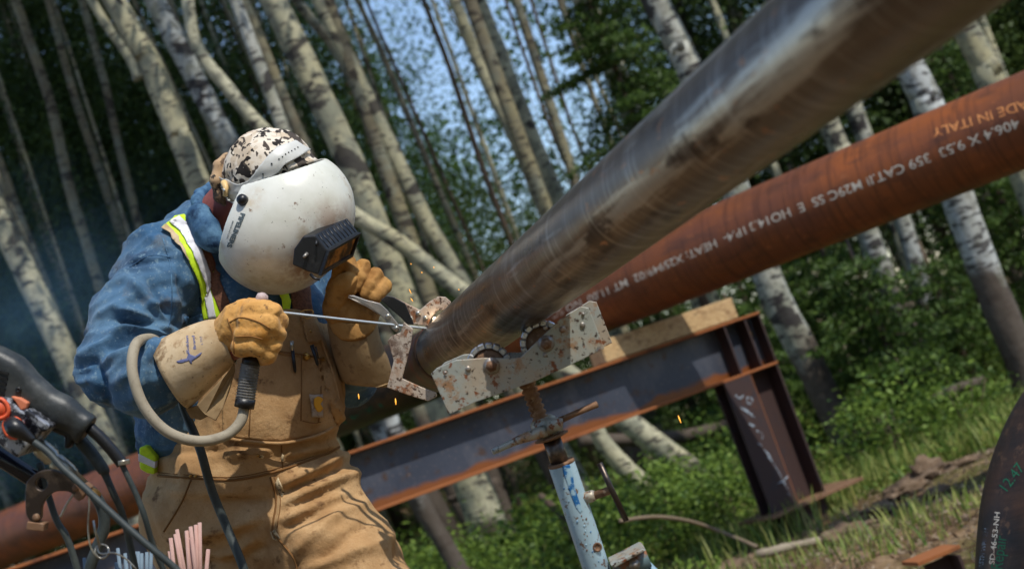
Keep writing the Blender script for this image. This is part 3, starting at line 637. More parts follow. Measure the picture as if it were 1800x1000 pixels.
# spruces -------------------------------------------------------------
def spruce(px, py, d, h, spread, label, z0=.3, dens=1.0, leancam=0):
    b = P(px, py, d); b[2] = gz(b[0], b[1]); t = empty("spruce_tree", b, label, "tree", "young spruces"); top = b+np.array([0, 0, h])
    obj("trunk", *tube([b, top], [.05, .01], 8), m_barkb, t); C = []; br = []
    for z in np.arange(z0, h-.1, .13/dens):
        nb = rng.integers(4, 7)
        for a in rng.uniform(0, 2*math.pi, nb):
            L = spread*(1-z/h)**.8*rng.uniform(.7, 1.15)+.08; s0 = b+np.array([0, 0, z]); ts = np.linspace(.05, 1, max(4, int(L*22)))
            pts = s0+np.stack([np.cos(a)*L*ts, np.sin(a)*L*ts, -.28*L*ts**1.3+.1*L*ts**3], -1); br.append(tube(pts[::3] if len(pts) > 6 else pts, np.linspace(.008, .002, len(pts[::3] if len(pts) > 6 else pts)), 4, cap=False))
            for p, tt in zip(pts, ts):
                m_ = 20; side = rng.normal(size=(m_, 3))*np.array([.05, .05, .016])*(1.7-tt)*1.2; C.append(p+side)
    v, f = join(br); obj("branches", v, f, m_barkb, t)
    c = np.concatenate(C); v, f = leafquads(c, .030, .34); linkmesh("needles", fastmesh("needles", v-b, f, m_needle), t); return t
spruce(1335, 790, 11.4, 5.8, 1.05, "tall spruce whose boughs hang above the grey pipe", z0=2.2)
spruce(1620, 760, 9.8, 1.55, .80, "bushy young spruce between the brown-footed aspen and the split trunk")
spruce(1560, 740, 11.6, 2.3, .8, "taller thin spruce behind the brown-footed aspen")
spruce(1740, 740, 10.8, 1.3, .6, "low spruce in front of the narrow grey aspen")
spruce(1380, 800, 11.5, 1.5, .7, "low spruce seen under the rusty beam")
spruce(1480, 780, 12.5, 1.9, .8, "spruce just right of the steel post, behind the brown-footed aspen")
spruce(1900, 700, 12.0, 3.2, .9, "taller spruce at the right edge beyond the split trunk")
spruce(1250, 800, 13.0, 2.0, .8, "dark spruce behind the timber block")
# bushes ----------------------------------------------------------------
k = 0
for (px, d) in sorted([(1180, 8.8), (1240, 9.3), (1290, 8.6), (1210, 10.4), (1120, 9.8), (1060, 8.2), (1000, 9.4), (930, 9.0), (880, 10.2), (700, 9.5), (1300, 10.2), (1580, 9.0), (1700, 8.8), (1350, 11), (960, 11), (1050, 11.2), (760, 10.6), (640, 11), (1170, 11.5), (1740, 11.3), (1630, 12), (1790, 12), (1540, 12.4)], key=lambda a: a[1]):
    py = 755-.364*(px-900)+250/d*10; b = P(px, py, d); b[2] = gz(b[0], b[1])
    t = empty("leafy_bush", b, uniq("leafy bushes", b[0], b[1], 0.2), "bush", "leafy bushes on the forest floor")
    o = linkmesh("leaves", bushmesh[k % 3], t); s = rng.uniform(.6, 1.15); o.scale = (s*1.2, s*1.2, s*rng.uniform(.6, 1.1)); o.rotation_euler.z = k
    v, f = join([tube([b, b+np.array([rng.normal()*.12, rng.normal()*.12, .35])], [.006, .003], 5) for _ in range(5)]); obj("stems", v, f, m_barkb, t); k += 1
# grass, weeds, litter ----------------------------------------------------
def scatter(n, ylo, yhi, spread=.5):
    y = ylo+(yhi-ylo)*rng.random(n)**.9; x = rng.uniform(-spread, spread, n)*y; return x, y
x, y = scatter(190000, 3.6, 17); p3 = np.stack([x, y, x*0], -1); keep = (fbm(p3*1.3, 3, 60)+np.clip((y-8.3)*.45, -.48, .28) > -.02) & ((y > 7.8) | (rng.random(len(y)) < .22)); x, y = x[keep], y[keep]; n = len(x)
h = rng.uniform(.03, .13, n)*(1+.9*(vn(np.stack([x, y, x*0], -1)*1.3, 5) > .3)); az_ = rng.uniform(0, 6.28, n); bnd = rng.uniform(.1, .7, n)*h; wd = .0035+.003*rng.random(n)
b = np.stack([x, y, gz(x, y)-.01], -1); sd = np.stack([-np.sin(az_), np.cos(az_), 0*x], -1)*wd[:, None]; fw = np.stack([np.cos(az_), np.sin(az_), 0*x], -1)*bnd[:, None]; up = np.array([0, 0, 1.0])
gvv = np.stack([b-sd, b+sd, b+fw*.35+up*h[:, None]*.6+sd*.7, b+fw*.35+up*h[:, None]*.6-sd*.7, b+fw+up*h[:, None]+sd*.1, b+fw+up*h[:, None]-sd*.1], 1).reshape(-1, 3)
i6 = np.arange(n)[:, None]*6; gf = np.concatenate([i6+[[0, 1, 2, 3]], i6+[[3, 2, 4, 5]]])
tag(linkmesh("grass", fastmesh("grass", gvv, gf, m_grass)), "green grass blades growing thick under the trees and thin on the bare soil", "grass", kind='stuff')
x, y = scatter(90000, 7.0, 22); p3 = np.stack([x, y, x*0], -1); nn = fbm(p3*1.1, 3, 77)+np.clip((y-8.8)*.2, -.4, .14)-.25*((x/y > .2) & (y < 9.5)); keep = nn > .0; x, y, nn = x[keep], y[keep], nn[keep]
c = np.stack([x, y, gz(x, y)+rng.random(len(x))**1.3*(.07+.22*np.clip(nn, 0, 1))], -1); tag(linkmesh("weeds", fastmesh("weeds", *leafquads(c, .021, .5), [m_leafb])), "broad bright green leaves of low weeds covering the forest floor", "weeds", kind='stuff')
x, y = scatter(36000, 3.6, 12); c = np.stack([x, y, gz(x, y)+.012+rng.random(len(x))*.02], -1); tag(linkmesh("leaf_litter", fastmesh("leaf_litter", *leafquads(c, .016, .35), m_litter)), "dry brown leaves and twigs scattered over the soil", "leaf litter", kind='stuff')
# clods, fallen branches --------------------------------------------------
m_clod = mat("soil_clod", srgb(112, 92, 72), .95, layers=[(10, .45, .7, srgb(70, 54, 42)), (30, .55, .7, srgb(150, 130, 108))], bump=.02, bscale=16)
CNT.clear()
cl = ["dark upturned soil clod near the lettered elbow", "light brown lump of earth on the bare ground", "small earth clod at the foot of the steel post"]
for i, (px, py, d, s) in enumerate([(1620, 815, 7.6, .14), (1585, 830, 7.5, .11), (1680, 830, 7.5, .09), (1640, 790, 8.0, .06), (1540, 870, 7.2, .07), (1640, 850, 7.1, .05), (1260, 925, 7.2, .09), (1300, 940, 7.0, .07), (1220, 950, 7.3, .06), (1000, 900, 8.5, .12), (1480, 900, 6.9, .10), (1560, 810, 7.7, .09), (1770, 680, 8.8, .12), (1690, 700, 8.7, .10)]):
    bq = Body([-.32]*3, [.32]*3, .022)
    for _ in range(6): bq.ell(rng.normal(size=3)*s*.35, rng.uniform(.35, .8, 3)*s, k=.05)
    v, f = bq.mesh(); v = v*(1+.5*fbm(v*22, 4, i))[:, None]; c = P(px, py, d); c[2] = gz(c[0], c[1])+s*.15
    tag(obj("soil_clod", v*np.array([1.25, 1, .45])+c, f, m_clod, origin=c-np.array([0, 0, s*.15])), uniq("soil clods", c[0], c[1], 0), "earth", "clods of earth")
def logt(pts, r, label, mt, name="fallen_branch"):
    q = [P(*p) for p in pts]; q = [np.array([a[0], a[1], max(a[2], gz(a[0], a[1])+r*.6)]) for a in q]; v, f = tube(q, r, 9, n=5, jit=.08)
    return tag(obj(name, v, f, mt, origin=q[0]), label, "branch", "fallen branches")
logt([(1090, 915, 7.0), (1150, 908, 7.2), (1210, 915, 7.4), (1270, 935, 7.5), (1330, 960, 7.2)], .010, "thin bare twig arching over the soil in front of the steel post", m_litter)
logt([(1330, 975, 6.8), (1390, 960, 6.8), (1440, 950, 6.9)], .022, "pale barkless stick lying at the post foot", mat("pale_stick", srgb(150, 138, 118), .8, layers=[(12, .45, .6, srgb(130, 116, 98))], bump=.004, bscale=20))
logt([(1020, 775, 11), (1110, 772, 11.2), (1210, 765, 11.4), (1310, 740, 11.6)], .055, "mossy fallen trunk lying level behind the beam", m_barkd, "fallen_log")
logt([(1640, 700, 9), (1690, 680, 9), (1730, 668, 9)], .03, "grey stick among the weeds by the split trunk", m_barkd)
logt([(950, 870, 8.6), (985, 905, 8.4), (1010, 950, 8.2)], .02, "brown broken root below the beam", m_barkb)
logt([(1730, 860, 6.6), (1745, 880, 6.5), (1765, 890, 6.4)], .02, "short pale twig on the soil by the dark elbow", m_litter)
# ================================================================ STEEL FRAME, PIPES
# far rusty pipe: from its picture edges
A = P(100, 909, 10.46); Bq_ = P(1700, 253, 6.42); dr = (Bq_-A)/np.linalg.norm(Bq_-A); A2 = A-dr*3.2; B2 = Bq_+dr*2.4
def axis_obj(name, vf_local, A, d, mat_, parent=None, label=None, cat=None):
    x, y, z = frame(d); v, f = vf_local
    me = bpy.data.meshes.new(name); me.from_pydata(np.asarray(v).tolist(), [], [tuple(q) for q in f]); me.update(); me.polygons.foreach_set('use_smooth', [True]*len(me.polygons)); me.materials.append(mat_)
    o = bpy.data.objects.new(name, me); COL.objects.link(o); po = wloc(parent) if parent is not None else np.zeros(3); o.parent = parent
    Mx = Matrix((tuple(x), tuple(y), tuple(z))).transposed().to_4x4(); o.matrix_world = Matrix.Translation(Vector(np.asarray(A)-po)) @ Mx; o.location = Vector(np.asarray(A)-po)
    if label: tag(o, label, cat)
    return o
def local_pipe(L, r, th, seg=72, rings=30): return lathe([(t*L, r) for t in np.linspace(0, 1, rings)]+[(L, r-th), (0, r-th)], np.zeros(3), np.array([0, 0, 1.0]), seg, closed=True)
RP = .203; t = empty("rusty_pipe", A2, "long rust-orange pipe with upside-down white stencilling, lying across the steel frame", "pipe")
axis_obj("pipe_wall", local_pipe(np.linalg.norm(B2-A2), RP, .0095), A2, dr, m_rpipe, t)
X_, Y_, _ = frame(dr)
def on_pipe(A, d, r, px, py, rng_=(5, 13)):
    """first point of the cylinder A,d,r met by the sight line through px,py"""
    o = CP; v = P(px, py, 1.0)-CP; v /= np.linalg.norm(v); m = o-A; vd = v-d*np.dot(v, d); md = m-d*np.dot(m, d)
    a = vd@vd; b = 2*vd@md; c = md@md-r*r; D = b*b-4*a*c
    if D < 0: return None
    return o+v*((-b-math.sqrt(D))/(2*a))
def cyl_text(s, pa, pb, A, d, r, size, mat_, name, parent, bold=.0, flip=True):
    """text wrapped on the cylinder, starting at picture point pa and ending at pb (read from pa to pb)"""
    v, f = textmesh(s, 1.0, bold); v, f = refine(v, f, .35); w_ = v[:, 0].max()-v[:, 0].min(); x0 = v[:, 0].min()
    a, b = on_pipe(A, d, r, *pa), on_pipe(A, d, r, *pb); x, y, z = frame(d)
    ca = lambda p: (np.dot(p-A, d), math.atan2(np.dot(p-A, y), np.dot(p-A, x)))
    (s0, t0), (s1, t1) = ca(a), ca(b); t1 = t0+((t1-t0+math.pi) % (2*math.pi)-math.pi); k = (s1-s0)/w_; n = (a-A)-d*np.dot(a-A, d); n /= np.linalg.norm(n)
    txt_up = np.cross(n, d*np.sign(s1-s0)); tang = -math.sin(t0)*x+math.cos(t0)*y; sg = 1 if np.dot(tang, txt_up) > 0 else -1
    u = (v[:, 0]-x0)/w_; S_ = s0+u*(s1-s0); T_ = t0+(t1-t0)*u+sg*v[:, 1]*size/r; rr = r+.0012
    q = A+d*S_[:, None]+(np.cos(T_)*rr)[:, None]*x+(np.sin(T_)*rr)[:, None]*y
    return obj(name, q, f, mat_, parent, smooth=False)
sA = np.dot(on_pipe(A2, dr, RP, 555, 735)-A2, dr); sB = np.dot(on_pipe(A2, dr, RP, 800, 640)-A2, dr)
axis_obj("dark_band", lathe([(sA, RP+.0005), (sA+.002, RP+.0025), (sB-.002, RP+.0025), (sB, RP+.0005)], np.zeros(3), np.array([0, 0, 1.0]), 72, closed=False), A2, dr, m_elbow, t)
cyl_text("12.41", (668, 708), (600, 738), A2, dr, RP+.003, .05, m_green, "lettering", t, .0)
cyl_text("406.4 X 9.53  359 CAT.II M29C SS  E  HO14.3", (1788, 208), (1316, 393), A2, dr, RP, .060, m_white, "lettering", t, .010)
cyl_text("1P.4-  HEAT: X25949/02  MT 11.00  NO SC", (1308, 398), (968, 548), A2, dr, RP, .056, m_white, "lettering", t, .007)
cyl_text("MADE IN ITALY", (1826, 168), (1638, 228), A2, dr, RP, .062, m_orpaint, "lettering", t, .008)
# I beam frame
T1, T2 = P(640, 784, 6.63), P(1336, 551, 7.86); bd = T2-T1; bd[2] *= .5; bl_ = np.linalg.norm(bd); bd /= bl_; zz = np.array([0, 0, 1.0]); bn = np.cross(zz, bd); bn /= np.linalg.norm(bn)
if bn[1] < 0: bn = -bn
bz = np.cross(bd, bn); bz *= np.sign(bz[2]); AX = np.array([bd, bn, bz]); H_, FW, TF, TW = .305, .20, .014, .010
t = empty("beam_support", T2-bz*1.3, "rusty I-beam frame with welded post carrying the long rust-orange pipe", "steel frame")
S0 = T1-bd*3.6; Lb = np.linalg.norm(T2-S0); mid = S0+bd*Lb/2
def bx(name, c, h, mt, bv=.002, par=None): return bevel(obj(name, *box(c, AX, h), mt, par or t, smooth=False), bv, 1)
bx("top_flange", mid+bn*FW/2-bz*TF/2, (Lb/2, FW/2, TF/2), m_beamrust)
bx("bottom_flange", mid+bn*FW/2-bz*(H_-TF/2), (Lb/2, FW/2, TF/2), m_beamrust)
wc = mid+bn*FW/2-bz*H_/2; wo = axis_obj("web", box(np.zeros(3), np.eye(3), (Lb/2, TW/2, H_/2-TF)), wc, bz, m_web, t)
wo.matrix_world = Matrix((tuple(bd), tuple(bn), tuple(bz))).transposed().to_4x4(); wo.location = Vector(wc-bz*(H_/2-TF)-wloc(t))
for vtx in wo.data.vertices: vtx.co.z += H_/2-TF
for p_ in wo.data.polygons: p_.use_smooth = False
def along(px):   # distance along the beam whose top edge shows at px
    lo, hi = 0, Lb
    for _ in range(40):
        m_ = (lo+hi)/2; q = (S0+bd*m_-CP) @ B.T
        if 900+q[0]/q[2]*FPX < px: lo = m_
        else: hi = m_
    return lo
m_bd2 = m_beamdark
for px in (1272, 1308, 1333):
    s_ = along(px); bx("stiffener", S0+bd*s_+bn*(FW/4-.003)-bz*H_/2, (.006, FW/4-.008, H_/2-TF-.001), m_bd2, .001)
ydot = mat("yellow_paint_dot", srgb(200, 160, 40), .8)
for px, py in ((1281, 612), (1340, 596)):
    pass
# post
s0, s1 = along(1238), along(1333); hp = .735; pc = lambda s: S0+bd*s-bz*(H_+.001)
pz0 = -bz*hp/2; wpost = s1-s0
bx("post_web", pc((s0+s1)/2)+bn*FW*.5-bz*hp/2, (wpost/2, .006, hp/2), m_bd2)
bx("post_front_flange", pc(s0+wpost*.24)+bn*.008-bz*hp/2, (wpost*.24, .007, hp/2), m_bd2)
bx("post_mid_flange", pc(s0+wpost*.49)+bn*(FW*.25)-bz*hp/2, (.007, FW*.25-.01, hp/2), m_beamrust)
bx("post_end_flange", pc(s1-.008)+bn*(FW*.5)-bz*hp/2, (.007, FW*.5, hp/2-.002), m_bd2)
bx("base_plate", pc((s0+s1)/2+.09)+bn*.1-bz*(hp+.011), (wpost*.5+.14, .16, .010), m_rustst)
bx("footing", pc((s0+s1)/2+.05)+bn*.1-bz*(hp+.021+.12), (.13, .09, .12), m_bd2)
# chalk writing on the post front
fc = pc(s0+wpost*.24)+bn*.0005
def chalk(pts, w=.0045):
    v, f = tube([fc+bd*a-bz*b for a, b in [(x_, y_*.8) for x_, y_ in pts]], w, 5, n=3); v = v-bn*((v-fc)@bn)[:, None]*.85-bn*.0 ; obj("chalk_mark", v, f, m_chalk, t)
for pts in ([(-.05, .10), (-.03, .13), (.0, .12)], [(.02, .14), (.045, .16), (.03, .19), (.005, .17), (.02, .14)], [(-.045, .19), (-.01, .24), (.02, .29)], [(-.03, .20), (.01, .26)], [(-.03, .31), (.0, .34), (-.02, .33)], [(.0, .37), (.03, .41), (.01, .44)], [(-.02, .45), (.0, .48)], [(.0, .5), (.02, .55), (.03, .61)], [(.01, .56), (.035, .62)], [(.03, .62), (.045, .70), (.06, .84)], [(.0, .75), (.05, .745), (.09, .73)], [(.05, .83), (.065, .86)]): chalk(pts)
for px, dz_ in ((1283, .13), (1322, .10)):
    s_ = along(px); v, f = lathe([(0, .022), (.002, .02)], S0+bd*s_+bn*(FW/2-.008)-bz*dz_, -bn, 12); obj("paint_dot", v, f, ydot, t)
# second support at the unseen left end so that the beam stands
bx("far_post", S0+bd*.2+bn*.1-bz*(H_+.56), (.1, .1, .56), m_bd2)
# timber block on the beam under the pipe
sa, sb = along(1068), along(1300); t = None
wb = S0+bd*(sa+sb)/2+bn*.075+bz*.062
o = bevel(obj("timber_block", *box(wb, AX, ((sb-sa)/2, .07, .058)), m_wood, None, smooth=False, origin=wb-bz*.058), .004, 2); tag(o, "sawn timber block wedged between the beam and the rusty pipe", "timber")
print("pipe bottom vs wood", [((A2+dr*s-zz*RP)) for s in ()], "beam z", T2[2], T1[2], "ground", gz(T2[0], T2[1]))
# near dark elbow at the right edge
c0 = P(1868, 1000, 3.3); r_e = 145*3.3/FPX; q = [P(1866, 1400, 3.3), P(1864, 1150, 3.3), P(1866, 1000, 3.3), P(1880, 880, 3.32), P(1925, 770, 3.36), P(2000, 690, 3.45), P(2110, 640, 3.6)]
q[0] = np.array([q[1][0], q[1][1], q[1][2]])+(q[0]-q[1]); t = empty("pipe_elbow", q[0], "dark brown steel pipe elbow with white and green hand-painted marks at the right edge", "pipe elbow")
v, f = tube(q, r_e, 48, n=8, cap=False); m_el = obj("elbow_wall", v, f, m_elbow, t); bel = BVHTree.FromPolygons(((v-CP) @ B.T).tolist(), [tuple(x) for x in f])
def surf_text(s, origin, right, size, bvh, off, name, mat_, parent, bold=.01, up=None):
    v, f = textmesh(s, 1.0, bold); v, f = refine(v, f, .3); right = np.array(right, float); L_ = np.linalg.norm(right); wd_ = v[:, 0].max(); r_ = right/wd_; u_ = np.array(up) if up is not None else np.array([right[1], -right[0]])/L_
    q = []
    for p in v:
        pp_ = np.array(origin)+r_*p[0]+u_*p[1]*size; h = hit(bvh, pp_[0], pp_[1], off)
        q.append(h if h is not None else Q(pp_[0], pp_[1], 2.7))
    return obj(name, W(np.array(q)), f, mat_, parent, smooth=False)
surf_text("SN-44-53-NH-13 HA", (1760, 1010), (-8, -105), 17, bel, .0006, "lettering", m_white, t, .01) if False else surf_text("SD-46-53-NH", (1748, 992), (10, -92), 13, bel, .0008, "lettering", m_white, t, .02)
surf_text("ASTM WPB 234", (1728, 998), (10, -70), 11, bel, .0008, "lettering", m_chalk, t, .0)
surf_text("12.47", (1768, 868), (34, -46), 26, bel, .0008, "lettering", m_green, t, .0)
surf_text("Repair", (1762, 1002), (8, -60), 30, bel, .0008, "lettering", m_green, t, .0)
# short beam stub at the bottom right
c = P(1640, 985, 4.9); t = empty("beam_stub", [c[0], c[1], 0], "short rusty beam offcut standing at the bottom right", "steel offcut")
ca_, sa_ = math.cos(.25), math.sin(.25); ax2 = np.array([[ca_, sa_, 0], [-sa_, ca_, 0], [0, 0, 1.0]]); c = c+np.array([0, 0, .0]); tz = c[2]+.02
for nm, cc, h, mt in (("top_flange", [c[0], c[1], tz], (.085, .06, .007), m_beamrust), ("web", [c[0]+.015, c[1], tz/2-.01], (.055, .006, tz/2-.012), m_beamdark), ("side_flange", [c[0]+.065, c[1], tz/2-.01], (.006, .055, tz/2-.012), m_beamdark)):
    bevel(obj(nm, *box(cc, ax2, h), mt, t, smooth=False), .001, 1)
# ================================================================ WORKER
DN = -B[:, 2]                                  # straight down, in camera metres
def sole(q):                                   # drop a camera-metre point to the ground
    w_ = W(q); w_[2] = 0.0; return (w_-CP) @ B.T
hipL, hipR = Q(365, 905, 2.87), Q(512, 900, 2.83)
kneeL = hipL+DN*.46+np.array([.03, 0, -.08]); kneeR = Q(722, 1215, 2.66)
ankL = sole(kneeL+DN*.4+np.array([.02, 0, .03])); ankR = sole(kneeR+DN*.4+np.array([.03, 0, .03])); ankL -= DN*.10; ankR -= DN*.10
hf = np.array([.6, -.77, -.16]); hs = np.array([-.66, -.38, -.65]); hf /= np.linalg.norm(hf); hs -= hf*(hs@hf); hs /= np.linalg.norm(hs); hu = np.cross(hs, hf)
if hu[1] < 0: hu = -hu
HC = Q(478, 322, 2.76)
bq = Body([-.85, -1.35, 2.3], [.25, .36, 3.2], .013)
bq.ell(HC, (.073, .098, .088), (hs, hu, hf), 0).ell(HC+hf*.05-hu*.05, (.05, .055, .045), (hs, hu, hf), .03)
bq.ell(HC+hf*.10-hu*.012, (.012, .02, .018), (hs, hu, hf), .01)                       # nose
for sgn in (-1, 1): bq.ell(HC+hs*sgn*.074-hu*.01-hf*.005, (.008, .03, .018), (hs, hu, hf), .008)   # ears
for sgn in (-1, 1): bq.ell(HC+hf*.093+hs*sgn*.03, (.012, .008, .008), (hs, hu, hf), .004, sub=True)
bq.ell(HC+hf*.092-hu*.052, (.022, .005, .01), (hs, hu, hf), .004, sub=True)
bq.chain([(420, 348, 2.79, .052), (350, 432, 2.85, .058)], .03)
bq.chain([(300, 475, 2.81, .06), (530, 500, 2.98, .055)], .04).chain([(400, 520, 2.89, .12), (420, 800, 2.87, .12)], .05)
bq.chain([(300, 475, 2.80, .05), (208, 650, 2.65, .038), (400, 605, 2.53, .028), (445, 580, 2.52, .03)], .02)
bq.chain([(530, 505, 2.98, .05), (614, 665, 2.96, .032), (625, 560, 2.76, .027), (600, 515, 2.74, .03)], .02)
for a, k_, n_ in ((hipL, kneeL, ankL), (hipR, kneeR, ankR)): bq.cap(a, k_, .085, .052, .04); bq.cap(k_, n_, .05, .036, .02)
v, f = bq.mesh(); footmid = (W(ankL)+W(ankR))/2; footmid[2] = 0
person = obj("person", W(v), f, m_skin, None, origin=footmid)
tag(person, "person in blue denim shirt, tan bib overalls and white welding helmet bent over the pipe", "person")
# jacket ----------------------------------------------------------------
bq = Body([-.86, -.38, 2.42], [-.19, .215, 3.12], .0046)
bq.chain([(398, 545, 2.89, .150), (365, 690, 2.90, .135), (352, 755, 2.90, .118)], .04)
bq.chain([(300, 465, 2.80, .082), (375, 425, 2.86, .080)], .04).chain([(375, 425, 2.88, .08), (540, 510, 2.98, .075)], .05)
bq.cap(Q(455, 520, 2.83), Q(520, 560, 2.85), .085, .07, .04)
bq.chain([(294, 472, 2.76, .082), (240, 560, 2.69, .072), (211, 645, 2.63, .063)], .03)
bq.chain([(211, 645, 2.63, .062), (262, 666, 2.575, .054), (330, 645, 2.56, .036)], .03)
bq.chain([(540, 505, 2.97, .066), (590, 590, 3.0, .056), (616, 668, 2.97, .046)], .03).chain([(616, 668, 2.97, .044), (632, 640, 2.86, .040)], .02)
def dj(p):
    q = pxy(p); arm = 1/(1+np.exp((q[:, 0]-330)/14))
    a = ridge(p, 24, .30, .036, 3, .3)*.009*arm+ridge(p, -24, .30, .045, 9, .3)*.004*arm+ridge(p, 70, .3, .045, 15, .3)*.006*(1-arm)+ridge(p, 14, .20, .017, 25, .3)*.0035*arm+ridge(p, 60, .2, .02, 29, .3)*.002*(1-arm)+.001*fbm(p*40, 2, 2)
    return a+strokes(p, [(300, 578, 210, 545, 8, .018), (300, 588, 195, 592, 8, .018), (302, 598, 185, 640, 9, .017), (292, 562, 230, 500, 8, .014), (302, 606, 212, 672, 8, .014), (302, 560, 300, 470, 9, .011), (272, 612, 240, 700, 8, .012), (170, 640, 200, 705, 9, -.012), (300, 568, 205, 566, 6, -.015), (300, 594, 195, 616, 6, -.014), (295, 560, 262, 500, 6, -.012), (285, 425, 318, 520, 5, -.006), (225, 470, 300, 455, 4, -.004), (200, 500, 260, 440, 9, .008), (175, 560, 240, 520, 8, .009)])
jacket, bj = bodyobj("denim_shirt", bq.mesh(), m_denim, person, dj)
# collar: a folded band round the neck
bc = Body([-.70, -.02, 2.58], [-.47, .23, 2.98], .003)
bc.chain([(352, 342, 2.87, .010), (348, 352, 2.80, .010), (350, 380, 2.745, .010), (361, 410, 2.725, .010), (376, 432, 2.712, .009)], .02).chain([(352, 342, 2.87, .012), (372, 330, 2.90, .011), (400, 345, 2.90, .010)], .01)
bc.chain([(352, 372, 2.735, .010), (366, 398, 2.715, .010), (386, 426, 2.70, .008)], .03).chain([(344, 388, 2.748, .011), (358, 422, 2.722, .010)], .03).chain([(352, 380, 2.742, .010), (372, 420, 2.712, .010)], .03)
bodyobj("collar", bc.mesh(), m_denimd, jacket, lambda p: .001*fbm(p*60, 2, 5))
for pts in ([(318, 400), (338, 445), (348, 500), (352, 540)], [(228, 470), (262, 450), (300, 452)], [(286, 418), (300, 470), (302, 540), (296, 575)]):
    seamline(pts, bj, .0011, "seam", m_denimd, jacket)
h_ = drape([(320, 558), (372, 548), (376, 566), (350, 574), (322, 570)], bj, .004, "pocket_flap", m_denimd, jacket)
# overalls ---------------------------------------------------------------
bo = Body([-.82, -1.18, 2.42], [.14, .02, 3.14], .0064)
bo.ell(Q(466, 655, 2.84), (.150, .165, .135), None, 0).chain([(470, 740, 2.83, .135), (440, 812, 2.84, .14)], .04)
bo.ell(Q(545, 700, 2.80), (.062, .075, .07), None, .03)
bo.ell(Q(436, 820, 2.85), (.178, .08, .14), None, .04).ell(Q(434, 885, 2.86), (.192, .11, .145), None, .04)
bo.cap(hipL, kneeL, .118, .098, .05); bo.cap(kneeL, ankL, .098, .085, .03); bo.cap(hipR+np.array([.01, 0, 0]), Q(598, 1005, 2.77), .118, .106, .05); bo.cap(Q(598, 1005, 2.77), kneeR, .106, .095, .03); bo.cap(kneeR, ankR, .096, .085, .03)
bo.plane(Q(470, 548, 2.8), (.0, 1, .25), .01)
def do(p):
    q = pxy(p); low = 1/(1+np.exp(-(q[:, 1]-800)/14)); rt = 1/(1+np.exp(-(q[:, 0]-470)/25))
    a = low*(ridge(p, 24, .20, .055, 31)*.013*rt+ridge(p, -14, .22, .06, 37)*.010*(1-rt)+ridge(p, 4, .25, .045, 41)*.005)+(1-low)*(ridge(p, 80, .3, .06, 43)*.004)+.002*fbm(p*30, 2, 4)
    return a+strokes(p, [(492, 850, 600, 800, 9, .015), (495, 885, 612, 835, 9, .015), (500, 910, 606, 872, 8, .014), (505, 930, 560, 905, 8, -.012), (498, 865, 608, 820, 6, -.012), (460, 905, 340, 940, 10, .013), (455, 940, 380, 985, 10, .013), (470, 885, 380, 880, 9, -.010), (520, 975, 600, 905, 10, .012), (560, 990, 640, 925, 9, -.011), (575, 690, 600, 740, 6, .010), (562, 620, 588, 745, 5, -.011), (260, 800, 400, 790, 6, -.007), (400, 800, 480, 792, 6, .008), (500, 800, 590, 780, 7, .009), (505, 812, 590, 798, 5, -.008), (290, 860, 420, 868, 9, .006), (478, 940, 486, 840, 4, -.008), (470, 960, 330, 1000, 8, -.010), (596, 800, 612, 850, 8, .010), (280, 900, 330, 985, 9, .008), (540, 1000, 660, 960, 9, .011)])
over, bvo = bodyobj("overalls", bo.mesh(), m_duck, person, do)
bib = drape([(392, 590), (420, 570), (500, 548), (546, 550), (562, 585), (582, 640), (597, 690), (600, 722), (590, 748), (566, 762), (540, 768), (496, 776), (428, 772), (396, 764), (392, 680)], bvo, .008, "bib_pocket", m_duck, over, step=6, th=.006)
for pts, r in (([(396, 766), (428, 773), (496, 777), (545, 768), (572, 758), (592, 745)], .0035), ([(600, 722), (590, 668), (566, 596), (548, 554)], .003), ([(492, 617), (530, 622), (570, 630)], .0016), ([(532, 622), (532, 680), (531, 738)], .0013), ([(565, 632), (566, 690), (562, 740)], .0012), ([(534, 738), (552, 742), (566, 740)], .001),
               ([(262, 834), (340, 840), (411, 843), (482, 829), (552, 806), (596, 785)], .0024), ([(262, 829), (340, 835), (411, 838), (482, 824), (552, 801)], .0010), ([(475, 838), (486, 877), (479, 930), (488, 945), (517, 982), (525, 1020)], .0022), ([(482, 838), (493, 877), (487, 928)], .0010), ([(336, 843), (318, 885), (288, 934)], .0018), ([(495, 778), (495, 800), (497, 822)], .0015), ([(330, 722), (290, 775), (262, 830)], .003), ([(445, 632), (443, 700), (440, 765)], .001)):
    bb2 = bvo; s = seamline(pts, bb2, r, "seam", m_duckd if r < .003 else m_duck, over)
    if s is not None and pts[0][1] < 770 and pts[0][0] > 390: s.location = s.location+Vector(-F*.015)
def onb(px, py, off): return W(hit(bvo, px, py, off, Q(px, py, 2.68)))
for px, py, r in ((490, 618, .0042), (535, 627, .0075), (566, 631, .0042), (541, 586, .004), (275, 812, .007), (335, 836, .003), (344, 836, .003), (454, 800, .003)):
    v, f = lathe([(0, r), (.003, r), (.005, r*.5), (.0052, .0)], onb(px, py, .009 if py < 770 and px > 390 else 0), -F, 14); obj("button", v, f, m_brass, over)
